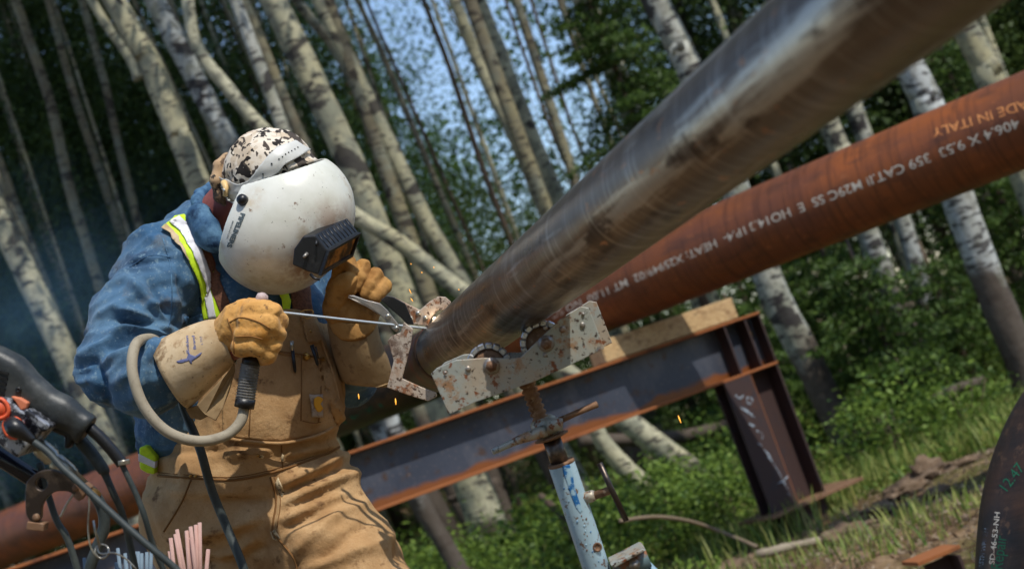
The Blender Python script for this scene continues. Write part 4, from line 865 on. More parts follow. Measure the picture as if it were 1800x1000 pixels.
# frayed holes in the canvas
m_hole = mat("frayed_threads", srgb(206, 186, 150), .95, layers=[(90, .45, .6, srgb(60, 44, 32))])
for pts in ([(489, 838), (495, 850), (500, 866), (496, 874), (490, 864), (485, 848)], [(476, 934), (484, 930), (493, 944), (488, 950), (480, 946)], [(495, 795), (499, 800), (498, 812), (494, 808)], [(458, 797), (464, 800), (462, 806), (455, 803)]):
    drape(pts, bvo, .0018, "frayed_hole", m_hole, over, step=4, th=.001)
lab = drape([(541, 693), (561, 692), (562, 730), (542, 731)], bvo, .0158, "cloth_label", mat("label_cloth", srgb(168, 152, 136), .9, layers=[(90, .5, .6, srgb(130, 110, 100))]), over, th=.002)
drape([(554+9*math.cos(a), 708+13*math.sin(a)) for a in np.linspace(.6, 5.7, 16)]+[(557, 708)], bvo, .0172, "emblem", mat("label_orange", srgb(222, 160, 44), .8), lab, th=.001)
drape([(524, 562), (544, 558), (560, 599), (552, 606), (536, 604)], bvo, .013, "flap", m_duck, over, th=.005)
# straps
drape([(285, 402), (308, 384), (324, 380), (339, 396), (359, 438), (376, 478), (386, 520), (393, 556), (360, 562), (346, 500), (326, 448), (306, 414)], bj, .006, "suspender", m_lime, person, step=5, th=.004, bulge=14)
su = person.children[-1]
drape([(298, 395), (313, 386), (328, 398), (348, 440), (364, 482), (375, 522), (382, 558), (370, 560), (356, 500), (336, 446), (316, 411)], bj, .0095, "reflective_band", m_silver, su, step=5, th=.002, bulge=14)
drape([(283, 404), (293, 398), (306, 410), (320, 434), (332, 462), (328, 456), (314, 436), (298, 416)], bj, .0085, "worn_edge", m_cuff, su, step=5, th=.002, bulge=14)
drape([(348, 440), (366, 446), (384, 486), (408, 540), (392, 556), (376, 520)], bj, .007, "leather_strap", m_brownst, person, step=5, th=.004, bulge=14)
drape([(486, 512), (499, 512), (508, 530), (506, 546), (494, 546)], bj, .010, "suspender", m_lime, person, step=5, th=.003)
drape([(508, 508), (540, 505), (549, 552), (514, 552)], bj, .006, "leather_strap", m_brownst, person, step=5, th=.004)
bk = onb(537, 552, .012); v, f = tube([P(527, 552, 2.66), P(532, 546, 2.66), P(548, 545, 2.66), P(550, 552, 2.66), P(541, 560, 2.66), P(527, 552, 2.66)], .0014, 6, n=4); obj("buckle", v, f, m_brass, over)
hv = pxplate([(244, 786), (257, 784), (273, 803), (271, 834), (257, 831), (245, 824)], 2.77, .06, "hi_vis_band", m_lime, person, bev=.004)
pxplate([(243, 797), (273, 812), (272, 823), (243, 810)], 2.768, .02, "reflective_band", m_silver, hv, bev=.001)
# boots
m_boot = mat("boot_leather", srgb(110, 76, 48), .7, layers=[(20, .5, .7, srgb(70, 48, 32))], bump=.001, bscale=50)
fw_ = np.array([.9, 0, -.42]); fw_ = fw_-DN*(fw_@DN); fw_ /= np.linalg.norm(fw_); sd_ = np.cross(DN, fw_)
for a in (ankL, ankR):
    c = Body(a-.3, a+.3, .009); c.cap(a, a+DN*.06, .056, .05, .02); c.ell(a+DN*.065+fw_*.07, (.13, .05, .048), (fw_, sd_, DN), .04); c.plane(a+DN*.10, DN, .008); v, f = c.mesh(); bt = obj("boot", W(v), f, m_boot, person)
# helmet -----------------------------------------------------------------
hc = Q(505, 389, 2.70); Bh = Body(hc-.19, hc+.19, .0032)
e1 = np.array([.62, .78, 0]); e1 /= np.linalg.norm(e1); e2 = np.array([.78, -.62, 0]); e3 = np.array([0, 0, 1.0])
Bh.ell(hc+e1*.004, (.137, .119, .120), (e1, e2, e3), 0).ell(hc-e1*.045-e2*.008, (.094, .102, .110), (e1, e2, e3), .05)
Bh.shell(.0055)
Bh.plane(Q(481, 310, 2.60), (-.29, .96, -.17), .002)
Bh.plane(Q(411, 378, 2.65), (-.93, .36, .0), .002)
helmet, bhv = bodyobj("welding_helmet", Bh.mesh(), m_helmet, person, lambda p: .0008*fbm(p*22, 2, 8))
hl = lambda px, py, d: P(px, py, d)-wloc(helmet)
stain(m_helmet, hl(600, 430, 2.62), .10, srgb(146, 98, 64), 30, .9, .36, .58)
stain(m_helmet, hl(548, 478, 2.62), .075, srgb(138, 94, 62), 44, .85, .37, .56)
stain(m_helmet, hl(450, 505, 2.62), .075, srgb(150, 138, 96), 24, .55, .35, .6)
stain(m_helmet, hl(445, 350, 2.59), .03, srgb(186, 150, 100), 40, .5, .35, .6)
v, f = lathe([(0, .0105), (.006, .0105), (.011, .009), (.014, .004), (.0145, 0)], W(hit(bhv, 428, 353, -.001)), W(hit(bhv, 428, 353, .01))-W(hit(bhv, 428, 353, 0)), 24); obj("pivot_knob", v, f, m_black, helmet)
HX = [(513, 466), (516, 438), (532, 415), (553, 413), (575, 440), (560, 484), (540, 478)]
near = np.array([Q(x, y, 2.565) for x, y in HX]); sh = Q(575+56, 440-32, 2.655)-Q(575, 440, 2.565)
v, f = prism(W(near), sh @ B); lh = bevel(obj("lens_housing", v, f, m_black, helmet, smooth=False), .003, 2)
gl = [(574, 446), (562, 478)]; a0, a1 = Q(574, 447, 2.565), Q(563, 477, 2.565); nrm = np.cross(a1-a0, sh); nrm /= np.linalg.norm(nrm)
if nrm@(Q(600, 460, 2.6)-Q(540, 440, 2.6)) < 0: nrm = -nrm
g0 = a0+sh*.08+nrm*.004; g1 = a1+sh*.08+nrm*.004; g2 = a1+sh*.93+nrm*.004; g3 = a0+sh*.93+nrm*.004
E0, E1 = Q(575, 440, 2.565), Q(560, 484, 2.565); nn_ = np.cross(E1-E0, sh); nn_ /= np.linalg.norm(nn_)
if nn_[0] < 0: nn_ = -nn_
def fc_(a, b, o): return E0+(E1-E0)*a+sh*b+nn_*o
v, f = prism(W(np.array([fc_(.12, .06, .002), fc_(.86, .06, .002), fc_(.86, .95, .002), fc_(.12, .95, .002)])), nn_ @ B*-.002); obj("lens", v, f, m_lens, lh, smooth=False)
for a, b, c_, d_ in ((0, 0, .11, 1), (.87, 0, 1, 1), (.11, 0, .87, .05), (.11, .96, .87, 1)):
    v, f = prism(W(np.array([fc_(a, b, .005), fc_(c_, b, .005), fc_(c_, d_, .005), fc_(a, d_, .005)])), nn_ @ B*-.006); obj("lens_frame", v, f, m_black, lh, smooth=False)
for k in range(9):   # ribs on the housing top strip
    a = Q(555, 415, 2.565)+sh*(.08+k*.105); b = Q(573, 438, 2.565)+sh*(.08+k*.105); v, f = tube(W(np.array([a, b])), .0012, 5); obj("rib", v, f, m_black, lh)
v, f = tube([P(540, 446, 2.562), P(534, 452, 2.555)], [.0035, .003], 10); obj("clip", v, f, m_gsteel, lh)
v, f = tube([P(556, 423, 2.56), P(556, 431, 2.553)], [.002, .0028], 10); obj("clip", v, f, m_black, lh)
v, f = tube([P(546, 482, 2.56), P(553, 489, 2.553), P(562, 492, 2.55)], [.003, .0025, .002], 8); obj("clip", v, f, m_black, lh)
# lettering on the helmet side and scuffs
surf_text("PIPELINERS", (424, 374), (-25, 60), 11, bhv, .0007, "lettering", m_inkd, helmet, .05, up=(1.0, .28))
surf_text("MADE IN USA", (409, 388), (-11, 32), 3.6, bhv, .0007, "lettering", m_inkd, helmet, .01, up=(1.0, .28))
# cap ----------------------------------------------------------------------
Bc = Body(HC-.15, HC+.15, .004); CC = Q(475, 306, 2.745); Bc.ell(CC, (.088, .089, .090), None, 0).ell(Q(496, 304, 2.72), (.052, .050, .055), None, .03).plane(Q(430, 355, 2.75), (-.25, -1, .1), .006)
cap_, bcv = bodyobj("cap", Bc.mesh(), m_camo, person, lambda p: .0035*ridge(p, 60, .14, .035, 3)+.0022*ridge(p, 10, .1, .02, 13)+.0012*fbm(p*45, 2, 6)+strokes(p, [(500, 300, 560, 280, 5, .006), (490, 306, 545, 292, 4, -.004)]))
bb_ = Body(Q(385, 320, 2.76)-.09, Q(385, 320, 2.76)+.09, .003); bb_.chain([(398, 274, 2.74, .006), (384, 290, 2.72, .0085), (379, 318, 2.71, .010), (384, 346, 2.715, .008), (394, 358, 2.72, .005)], .01).chain([(398, 282, 2.74, .010), (390, 310, 2.73, .013), (394, 340, 2.73, .010)], .012)
bodyobj("brim", bb_.mesh(), m_camod, cap_, lambda p: .0012*fbm(p*50, 2, 6))
hb = drape([(391, 308), (406, 316), (422, 322), (439, 316), (455, 297), (472, 276), (487, 263), (517, 252), (541, 266), (530, 274), (502, 290), (481, 309), (432, 328), (424, 340), (417, 362), (400, 352), (392, 334)], bcv, .008, "headband", m_strapw, helmet, step=4, th=.002, dflt=2.69)
for pts in ([(490, 276), (510, 265), (530, 257)], [(492, 288), (515, 275), (535, 266)]): seamline(pts, bcv, .0008, "groove", m_cabled, hb)
for k in range(7):
    v, f = lathe([(0, .0014), (.0008, .0014), (.001, 0)], W(hit(bcv, 490+k*5, 281-k*2.9, .0085)), -F, 8); obj("stud", v, f, m_cabled, hb)
for px, py in ((478, 289), (464, 304)):
    v, f = lathe([(0, .0018), (.001, .0018), (.0012, 0)], W(hit(bcv, px, py, .0085)), -F, 8); obj("stud", v, f, m_cabled, hb)
v, f = tube([P(393, 320, 2.68), P(397, 330, 2.672), P(396, 345, 2.668)], [.006, .0055, .0045], 12); obj("ratchet_peg", v, f, mat("cream_plastic", srgb(226, 190, 130), .5), hb)
for px, py in ((640, 0),): pass
# gloves ------------------------------------------------------------------
def finger(bd, pts, k=.005): bd.chain(pts, k)
g_ = Body(Q(445, 580, 2.50)-.085, Q(445, 580, 2.50)+.085, .0024)
g_.ell(Q(432, 567, 2.512), (.046, .038, .034), None, 0).ell(Q(448, 552, 2.505), (.040, .024, .032), None, .015).chain([(408, 590, 2.53, .036), (430, 580, 2.52, .034)], .02)
for pts in ([(442, 548, 2.487, .021), (474, 549, 2.478, .0185), (489, 566, 2.492, .0165), (480, 578, 2.52, .015)],
            [(436, 566, 2.480, .020), (472, 569, 2.470, .0185), (484, 588, 2.484, .0165), (474, 598, 2.512, .015)],
            [(430, 588, 2.478, .019), (462, 588, 2.470, .0185), (477, 604, 2.482, .0165), (468, 612, 2.51, .014)],
            [(424, 608, 2.482, .018), (452, 607, 2.474, .018), (470, 622, 2.484, .0155), (462, 628, 2.506, .013)]): finger(g_, pts, .0035)
g_.chain([(415, 570, 2.55, .022), (445, 545, 2.56, .020), (470, 545, 2.555, .016)], .008)
g_.cap(Q(463, 520, 2.51), Q(430, 712, 2.50), .0125, .0125, .002, sub=True)
glR, bgr = bodyobj("glove", g_.mesh(), m_glove, person, lambda p: .0020*ridge(p, 15, .06, .016, 7)+.0012*ridge(p, 70, .05, .014, 8)+.0008*fbm(p*90, 2, 3)); tag(glR, "yellow leather glove gripping the electrode holder")
for pts in ([(404, 566), (424, 558), (455, 566), (475, 578)], [(414, 592), (440, 591), (462, 596)], [(400, 560), (410, 590), (412, 630)]): seamline(pts, bgr, .0012, "seam", m_seam, glR)
def loft(rings, seg=28, th=.0035):
    """rings: (centre px,py,d, half vector px hx,hy, depth half) -> open cloth tube with thickness"""
    vs = []; a = np.linspace(0, 2*math.pi, seg, endpoint=False)
    R2 = [spline(np.array(rings, float), 6)][0]
    for off in (0, th):
        for (cx, cy, d, hx, hy, hz) in R2:
            c = Q(cx, cy, d); h = Q(cx+hx, cy+hy, d)-c; L = np.linalg.norm(h); hd = h/L; L -= off; z_ = hz-off
            vs.append(c+np.cos(a)[:, None]*hd*L+np.sin(a)[:, None]*np.array([0, 0, 1.0])*z_)
    k = len(R2); v = np.concatenate(vs); f = []
    for s in range(2):
        for i in range(k-1):
            for j in range(seg):
                q = [s*k*seg+i*seg+j, s*k*seg+i*seg+(j+1) % seg, s*k*seg+(i+1)*seg+(j+1) % seg, s*k*seg+(i+1)*seg+j]; f.append(q if s == 0 else q[::-1])
    for i in (0, k-1):
        for j in range(seg): f.append([i*seg+j, i*seg+(j+1) % seg, (k+i)*seg+(j+1) % seg, (k+i)*seg+j])
    return v, np.array(f)
cv, cf = loft([(404, 600, 2.53, 11, 40, .036), (375, 612, 2.535, 15, 49, .044), (340, 634, 2.545, 22, 56, .056), (302, 660, 2.56, 31, 58, .066)])
cv = cv+(.0018*fbm(cv*28, 2, 5))[:, None]*np.array([0, 0, 1.0]); cuR = obj("cuff", W(cv), cf, m_cuff, glR); bcu = BVHTree.FromPolygons(cv.tolist(), [tuple(int(i) for i in q) for q in cf])
fl = [(411, 638, 2.50), (392, 664, 2.492), (345, 712, 2.505), (360, 728, 2.50), (379, 740, 2.50), (392, 715, 2.50), (402, 690, 2.51), (413, 652, 2.515)]
v = np.array([Q(*p) for p in fl]); v2, f2 = prism(W(v), F*.006); o = obj("cuff_flap", v2, f2, m_cuff2, cuR, smooth=False); bevel(o, .002)
v = np.array([Q(*p) for p in [(325, 718, 2.55), (350, 712, 2.53), (372, 728, 2.53), (352, 738, 2.55), (335, 735, 2.56)]]); v2, f2 = prism(W(v), F*.02); bevel(obj("cuff_flap", v2, f2, m_cuff2, cuR, smooth=False), .002)
seamline([(386, 557), (398, 585), (406, 612), (411, 636)], bcu, .0012, "seam", m_cuff2, cuR)
drape([(310, 635), (318, 632), (328, 630), (331, 622), (328, 614), (335, 623), (343, 626), (352, 620), (355, 619), (352, 625), (343, 631), (337, 635), (338, 639), (335, 639), (332, 634), (320, 638), (313, 638)], bcu, .0006, "bird_emblem", m_ink, cuR, step=3, th=.0003)
surf_text("Golden", (333, 622), (-2, -32), 7, bcu, .0006, "lettering", m_ink, cuR, .02, up=(-1, .05))
surf_text("Brand", (345, 614), (-3, -24), 7, bcu, .0006, "lettering", m_ink, cuR, .02, up=(-1, .05))
surf_text("LTD", (357, 606), (-2, -14), 5, bcu, .0006, "lettering", m_ink, cuR, .0, up=(-1, .05))
# other glove
g_ = Body(Q(625, 512, 2.71)-.10, Q(625, 512, 2.71)+.10, .0026)
g_.ell(Q(597, 520, 2.72), (.025, .044, .028), None, 0).chain([(590, 545, 2.73, .022), (632, 556, 2.735, .026)], .02).ell(Q(614, 556, 2.74), (.040, .018, .030), None, .02).chain([(605, 538, 2.72, .022), (648, 548, 2.735, .018)], .02)
for pts in ([(596, 500, 2.715, .015), (598, 472, 2.71, .0125), (613, 461, 2.70, .0135), (621, 478, 2.69, .0130)],
            [(615, 500, 2.735, .015), (628, 474, 2.73, .0130), (638, 468, 2.712, .0130), (635, 488, 2.694, .0130), (629, 501, 2.69, .0120)],
            [(630, 515, 2.745, .015), (650, 490, 2.74, .0140), (660, 486, 2.715, .0145), (651, 503, 2.695, .0140), (642, 517, 2.69, .0125)],
            [(640, 530, 2.75, .015), (668, 504, 2.745, .0135), (676, 502, 2.72, .0145), (664, 514, 2.698, .0140), (657, 523, 2.692, .0130)],
            [(592, 525, 2.70, .018), (600, 500, 2.685, .0165), (613, 494, 2.68, .0150), (616, 508, 2.685, .0135)]): finger(g_, pts, .003)
glL, bgl = bodyobj("glove", g_.mesh(), m_glove2, person, lambda p: .0020*ridge(p, 60, .06, .016, 17)+.0012*ridge(p, -20, .05, .014, 18)+.0008*fbm(p*90, 2, 3)); tag(glL, "yellow leather glove squeezing the clamp levers")
cv, cf = loft([(619, 556, 2.745, 44, 4, .036), (622, 585, 2.75, 46, 6, .042), (634, 625, 2.77, 49, 6, .050), (646, 668, 2.80, 47, 3, .058), (648, 676, 2.80, 40, 3, .052)])
cv = cv+(.0018*fbm(cv*28, 2, 15))[:, None]*np.array([0, 0, 1.0]); cuL = obj("cuff", W(cv), cf, m_cuff2, glL); bcl = BVHTree.FromPolygons(cv.tolist(), [tuple(int(i) for i in q) for q in cf])
drape([(576, 560), (600, 567), (640, 570), (662, 566), (655, 580), (642, 592), (622, 598), (602, 596), (588, 584)], bcl, .0035, "palm_patch", m_glove2, cuL, th=.003)
seamline([(588, 584), (602, 596), (622, 598), (642, 592), (655, 580)], bcl, .0018, "seam", m_seam, cuL)
seamline([(601, 672), (625, 679), (660, 680), (688, 672)], bcl, .0016, "seam", m_cuff2, cuL)
# ================================================================ HAND-HELD GEAR
def lathe_px(prof, a, b, seg=24):
    """prof (fraction,radius m) between picture points a,b"""
    A_, B_ = P(*a), P(*b); L_ = np.linalg.norm(B_-A_); return lathe([(t*L_, r) for t, r in prof], A_, B_-A_, seg)
t = empty("electrode_holder", P(440, 640, 2.50), "electrode holder with ribbed grey grip in the glove and a looping grey cable", "electrode holder")
pr = [(0, .012), (.06, .0155), (.18, .0155)]
for k in range(13): pr += [(.2+k*.052, .0160), (.2+k*.052+.02, .0180), (.2+k*.052+.04, .0160)]
pr += [(.88, .0168), (.99, .0172), (1.0, .012)]
obj("grip", *lathe_px(pr, (443, 622, 2.50), (429, 716, 2.495)), mat("grip_rubber", srgb(120, 116, 108), .6, layers=[(40, .45, .65, srgb(70, 68, 66)), (90, .6, .7, srgb(160, 152, 140))]), t)
obj("grip_collar", *lathe_px([(0, .0176), (1, .0176)], (432, 700, 2.495), (429, 716, 2.495)), m_black, t); obj("grip_collar", *lathe_px([(0, .0162), (1, .0162)], (443, 628, 2.50), (440, 645, 2.498)), m_black, t)
obj("head", *lathe_px([(0, .011), (.7, .011), (.9, .0095), (1, .004)], (455, 545, 2.505), (463, 515, 2.50)), mat("pink_cap", srgb(196, 176, 172), .6, layers=[(40, .5, .7, srgb(150, 128, 122))]), t)
obj("jaw", *lathe_px([(0, .005), (1, .0035)], (472, 548, 2.50), (497, 549, 2.50)), m_brass, t)
pxtube([(430, 714, 2.495), (422, 742, 2.485), (395, 766, 2.47), (345, 775, 2.45), (292, 757, 2.44), (252, 712, 2.44), (233, 655, 2.45), (236, 612, 2.48), (250, 597, 2.53), (275, 600, 2.60), (300, 640, 2.66)], .0095, "cable", m_cable, t, n=8, seg=14)
o = pxtube([(492, 548.5, 2.50), (620, 563, 2.55), (757, 578, 2.60)], .0022, "welding_electrode", m_rodw, None, n=2, seg=8); tag(o, "straight grey welding electrode reaching from the glove to the pipe end", "welding rod")
o = pxtube([(318, 700, 2.66), (330, 735, 2.64), (352, 790, 2.60), (372, 860, 2.62), (398, 925, 2.62), (432, 1010, 2.60), (470, 1150, 2.6), (520, 1350, 2.6)], .0085, "welding_cable", m_cabled, None, n=8); tag(o, "dark cable hanging down over the front of the tan overalls", "cable")
# pens
t = empty("pen", P(513, 604, 2.64), "silver-topped black pen in the bib pocket", "pen"); pz = hit(bvo, 516, 630, .016)[2]
obj("cap", *lathe_px([(0, .0034), (1, .0036)], (512.5, 599, pz), (514, 616, pz)), m_fit, t); obj("barrel", *lathe_px([(0, .0034), (.9, .003), (1, .001)], (514, 613, pz), (519, 655, pz)), m_black, t)
t = empty("pen", P(550, 608, 2.64), "all-black pen in the bib pocket beside the brass button", "pen"); obj("barrel", *lathe_px([(0, .004), (.9, .003), (1, .001)], (548, 606, pz), (559, 643, pz)), m_black, t); obj("clip", *lathe_px([(0, .0014), (1, .0012)], (555, 609, pz-.008), (560, 630, pz-.008)), m_black, t)
# ================================================================ FRONT PIPE AND CLAMP
qa = Q(785, 615, 2.656); vp = Q(255, 1045.5, 1.0); vp /= np.linalg.norm(vp); da = -(vp @ B); A_ = W(qa)
t = empty("steel_pipe", A_, "bare mill-finish steel pipe running up over the camera, its far end being welded", "pipe"); RN = .0575
axis_obj("pipe_wall", local_pipe(3.6, RN, .006, 96, 60), A_, da, m_pipe, t)
axis_obj("weld_groove", lathe([(0, RN-.004), (.006, RN-.004)], np.zeros(3), np.array([0, 0, 1.0]), 64), A_-da*.006, da, m_black, t)
axis_obj("welded_end", lathe([(0, RN-.006), (0, RN+.002), (.14, RN+.002), (.15, RN+.001), (.152, RN-.004), (.152, RN-.006)], np.zeros(3), np.array([0, 0, 1.0]), 64, closed=True), A_-da*.158, da, m_hot, t)
t = empty("pipe_clamp", P(690, 640, 2.61), "worn cream-painted pipe clamp with toggle levers round the pipe end", "pipe clamp")
pxplate([(681, 599), (689, 590), (704, 584), (710, 566), (726, 578), (722, 608), (716, 632), (707, 665), (740, 680), (767, 690), (768, 697), (752, 705), (716, 694), (680, 681), (685, 662), (692, 634), (686, 614)], 2.565, .008, "lower_jaw", m_clampp, t)
pxplate([(669, 527), (680, 519), (692, 522), (728, 540), (738, 545), (755, 530), (770, 521), (783, 522), (793, 531), (786, 545), (770, 545), (759, 557), (752, 573), (719, 570), (704, 558), (686, 540)], 2.60, .008, "upper_jaw", m_clampp, t)
pxplate([(669, 527), (680, 519), (692, 522), (712, 533), (722, 556), (728, 571), (716, 570), (704, 558), (690, 546), (676, 533)], 2.590, .004, "spacer", m_black, t)
pxplate([(611, 519), (622, 519), (644, 527), (668, 533), (681, 545), (701, 571), (703, 581), (696, 585), (688, 577), (671, 556), (647, 538), (629, 529)], 2.575, .005, "lever", m_gsteel, t)
pxplate([(611, 522), (640, 532), (668, 541), (676, 552), (670, 556), (645, 540), (625, 531)], 2.60, .012, "lever", m_gsteel, t)
for px, py, d in ((682, 556, 2.573), (697, 577, 2.573), (722, 560, 2.598), (735, 551, 2.598), (748, 559, 2.598)):
    v, f = lathe([(0, .005), (.002, .0048), (.0035, .003), (.004, 0)], P(px, py, d), -F, 14); obj("rivet", v, f, m_fit, t)
# weld light and sparks
v, f = lathe([(0, .001), (.002, .0035), (.005, .0035), (.007, .001)], P(764, 560, 2.597), -F, 12); tag(obj("weld_glow", v, f, m_arc, origin=P(764, 560, 2.60)), "small bright molten weld spot at the top edge of the pipe end", "weld spot")
gl_ = bpy.data.lights.new("arc_light", 'POINT'); gl_.energy = .015; gl_.color = (1, .8, .55); gl_.shadow_soft_size = .01; o = bpy.data.objects.new("arc_light", gl_); COL.objects.link(o); o.location = P(762, 556, 2.585)
sp = [("long orange spark streak far out in front of the steel post", 1192, 730, 1197, 743, .0015, 2.6), ("orange spark falling below the lower jaw of the clamp", 695, 700, 696, 711, .0014, 2.5), ("orange spark falling below the suede cuff", 630, 692, 631, 701, .0012, 2.5), ("orange spark just above the clamp spacer", 719, 508, 723, 516, .0008, 2.55), ("spark close over the top lever of the clamp", 722, 524, 726, 530, .0009, 2.55), ("tiny spark high above the clamp, over the leaning aspen", 741, 478, 742, 480, .0012, 2.55), ("tiny spark on the leaning aspen bark, left one", 722, 463, 723, 465, .001, 2.55), ("tiny spark above the clamp, right one", 762, 469, 763, 471, .001, 2.55), ("tiny spark near the pipe's upper edge", 806, 508, 807, 510, .0011, 2.55)]
for k in range(2):
    a = rng.uniform(0, 6.28); sp.append((["tiny spark touching the weld spot", "tiny spark above the weld spot", "tiny spark between the weld spot and the clamp hook", "tiny spark on the clamp plate beside the weld spot"][k], 764+rng.normal()*10, 556+rng.normal()*8, 0, 0, .0008, 2.57)); sp[-1] = (sp[-1][0], sp[-1][1], sp[-1][2], sp[-1][1]+rng.normal()*4, sp[-1][2]+rng.normal()*4+1, .0008, 2.57)
for lb, x0, y0, x1, y1, r, d in sp:
    v, f = tube([P(x0, y0, d), P((x0+x1)/2, (y0+y1)/2, d), P(x1, y1, d)], [r*.4, r, r*.6], 6); tag(obj("spark", v, f, m_spark, origin=P(x0, y0, d)), lb, "spark", "welding sparks")
# ================================================================ PIPE JACK
t = empty("pipe_jack", [P(1048, 1000, 2.17)[0], P(1048, 1000, 2.17)[1], 0], "pale blue adjustable pipe jack with worn V-head, chain rollers and screw", "pipe stand")
HP = [(759, 657), (768, 648), (801, 634), (853, 630), (895, 631), (916, 629), (930, 615), (984, 563), (1022, 540), (1034, 542), (1061, 612), (1003, 640), (942, 668), (834, 706), (792, 726), (786, 718)]
hpn = pxholed(HP, [circ(783, 655, 6)], 2.09, .006, "head_plate", m_jackp, t)
hpn2 = pxholed([(x+14, y-10) for x, y in HP], [], 2.22, .006, "head_plate", m_jackp, t)
pxplate([(759, 657), (768, 650), (797, 720), (788, 727)], 2.094, .12, "end_plate", m_rustst, t)
pxplate([(792, 726), (834, 706), (942, 668), (1003, 640), (1061, 612), (1061, 608), (1002, 635), (941, 662), (833, 700), (790, 721)], 2.10, .115, "bottom_plate", m_jackp, t)
for (cx, cy, r) in ((859, 643, 37), (955, 604, 38)):
    rr = r*2.14/FPX; c = P(cx, cy, 2.125); rd = qa*0+1
    ro = obj("roller", *lathe([(0, rr*.55), (.002, rr*.8), (.045, rr*.8), (.047, rr*.55)], c, F, 28), m_rustst, t)
    for k in range(16):
        a = k*2*math.pi/16; d_ = CR*math.cos(a)+CU*math.sin(a); tn = -CR*math.sin(a)+CU*math.cos(a)
        for zoff in (0.004, .022, .040):
            bevel(obj("chain_link", *box(c+d_*rr*.93+F*zoff, np.array([d_, tn, F]), (.0042, .0052, .006)), m_chain, ro, smooth=False), .0012, 1)
    v, f = lathe([(0, .009), (.006, .009), (.007, .006), (.012, .006), (.013, .003), (.0135, 0)], P(cx+5, cy, 2.088), -F, 6); obj("bolt", v, f, m_rustst, t)
    v, f = lathe([(0, .0125), (.002, .0125), (.0021, 0)], P(cx+5, cy, 2.089), -F, 20); obj("washer", v, f, m_gsteel, t)
for px, py, r in ((959, 576, 4), (958, 624, 4), (989, 579, 6), (1024, 571, 5), (1025, 552, 3), (823, 648, 5), (783, 655, 3)):
    v, f = lathe([(0, r*.00084), (.002, r*.00084), (.003, r*.0005), (.0031, 0)], P(px, py, 2.089), -F, 12); obj("rivet", v, f, m_gsteel, t)
prs = [(0, .014), (.08, .0125)]
for k in range(7): prs += [(.12+k*.122, .0095), (.12+k*.122+.05, .0128), (.12+k*.122+.08, .0128)]
obj("screw", *lathe_px(prs+[(1, .010)], (926, 672, 2.155), (956, 752, 2.155), 20), m_rustst, t)
nut = obj("nut_collar", *lathe_px([(0, .015), (.15, .020), (.8, .0215), (1, .017)], (952, 734, 2.155), (964, 766, 2.155), 8), m_jackp, t)
obj("handle", *tube([P(968, 746, 2.14), P(1010, 727, 2.13), P(1050, 710, 2.12)], [.0055, .0045, .0050], 8), m_rustst, t)
obj("handle", *tube([P(958, 757, 2.135), P(925, 768, 2.12), P(900, 778, 2.11), P(866, 794, 2.10)], [.010, .0075, .0055, .0045], 8, n=3), m_jackp, t)
obj("handle_boss", *box(P(975, 745, 2.135), np.array([CR, CU, F]), (.012, .009, .012)), m_jackp, t)
obj("collar_disc", *lathe_px([(0, .020), (.3, .0265), (.6, .0265), (1, .014)], (968, 764, 2.155), (971, 772, 2.155), 28), m_rustst, t)
obj("inner_tube", *lathe_px([(0, .0140), (1, .0140)], (969, 770, 2.155), (988, 822, 2.155), 28), m_darkst, t)
tb0 = P(986, 812, 2.155); tb1 = P(1049, 1000, 2.165); td = (tb1-tb0)/np.linalg.norm(tb1-tb0); LT = (tb0[2]-.12)/-td[2]
v, f = lathe([(0, .0155), (0, .0198), (.003, .0205), (LT, .0205), (LT, .0155)], tb0, td, 40); obj("tube", v, f, m_jackt, t)
tub = COL.objects[-1] if False else t.children[-1]; btu = BVHTree.FromPolygons(((v-CP) @ B.T).tolist(), [tuple(x) for x in f])
drape([(988, 818), (1001, 816), (1006, 830), (1010, 856), (1018, 880), (1024, 897), (1020, 902), (1012, 892), (1004, 872), (997, 850), (990, 832)], btu, .0004, "blue_streak", m_bluep, t, step=3, th=.0003)
for k in range(26):
    a = rng.uniform(0, 1); x0 = 986+a*66+rng.normal()*7; y0 = 826+a*170; s = rng.uniform(.8, 3.2); drape([(x0, y0-s), (x0+s*.7, y0), (x0+s*.2, y0+s*1.5), (x0-s*.6, y0+s*.3)], btu, .0004, "paint_chip", m_bluep if k % 3 else m_rustst, t, step=4, th=.0003)
obj("tube_rim", *lathe([(-.001, .0160), (-.001, .0202), (.002, .0210), (.004, .0206)], tb0, td, 32), m_rustst, t)
v, f = lathe([(0, .0072), (.0018, .0072), (.0019, .0045), (.0005, .0044), (.0004, 0)], P(1050, 961, 2.1445), -F, 16); obj("hole_rim", v, f, m_rustst, t)
obj("set_screw_boss", *lathe_px([(0, .010), (.8, .010), (1, .008)], (1022, 876, 2.155), (1046, 870, 2.150), 6), m_jackp, t)
obj("set_screw", *lathe_px([(0, .0062), (.9, .0062), (1, .009)], (1044, 871, 2.150), (1076, 860, 2.145), 12), m_rustst, t)
obj("tee_bar", *tube([P(1054, 814, 2.14), P(1076, 862, 2.138), P(1101, 915, 2.135)], .0046, 10), m_darkst, t)
obj("bracket", *box(P(1108, 988, 2.14), np.array([CR*.93+CU*.37, -CR*.37+CU*.93, F]), (.028, .013, .02)), mat("bracket_paint", srgb(110, 134, 140), .5, .2, layers=[(30, .5, .6, srgb(140, 96, 66))]), t)
pxplate([(1073, 993), (1130, 964), (1136, 967), (1080, 998)], 2.10, .06, "bracket_top", m_jackp, t)
v, f = lathe([(0, .009), (.006, .009), (.0065, .005), (.009, .005), (.0095, 0)], P(1115, 991, 2.115), -F, 6); obj("bolt", v, f, m_gsteel, t)
base = tb0+td*(LT*.62)
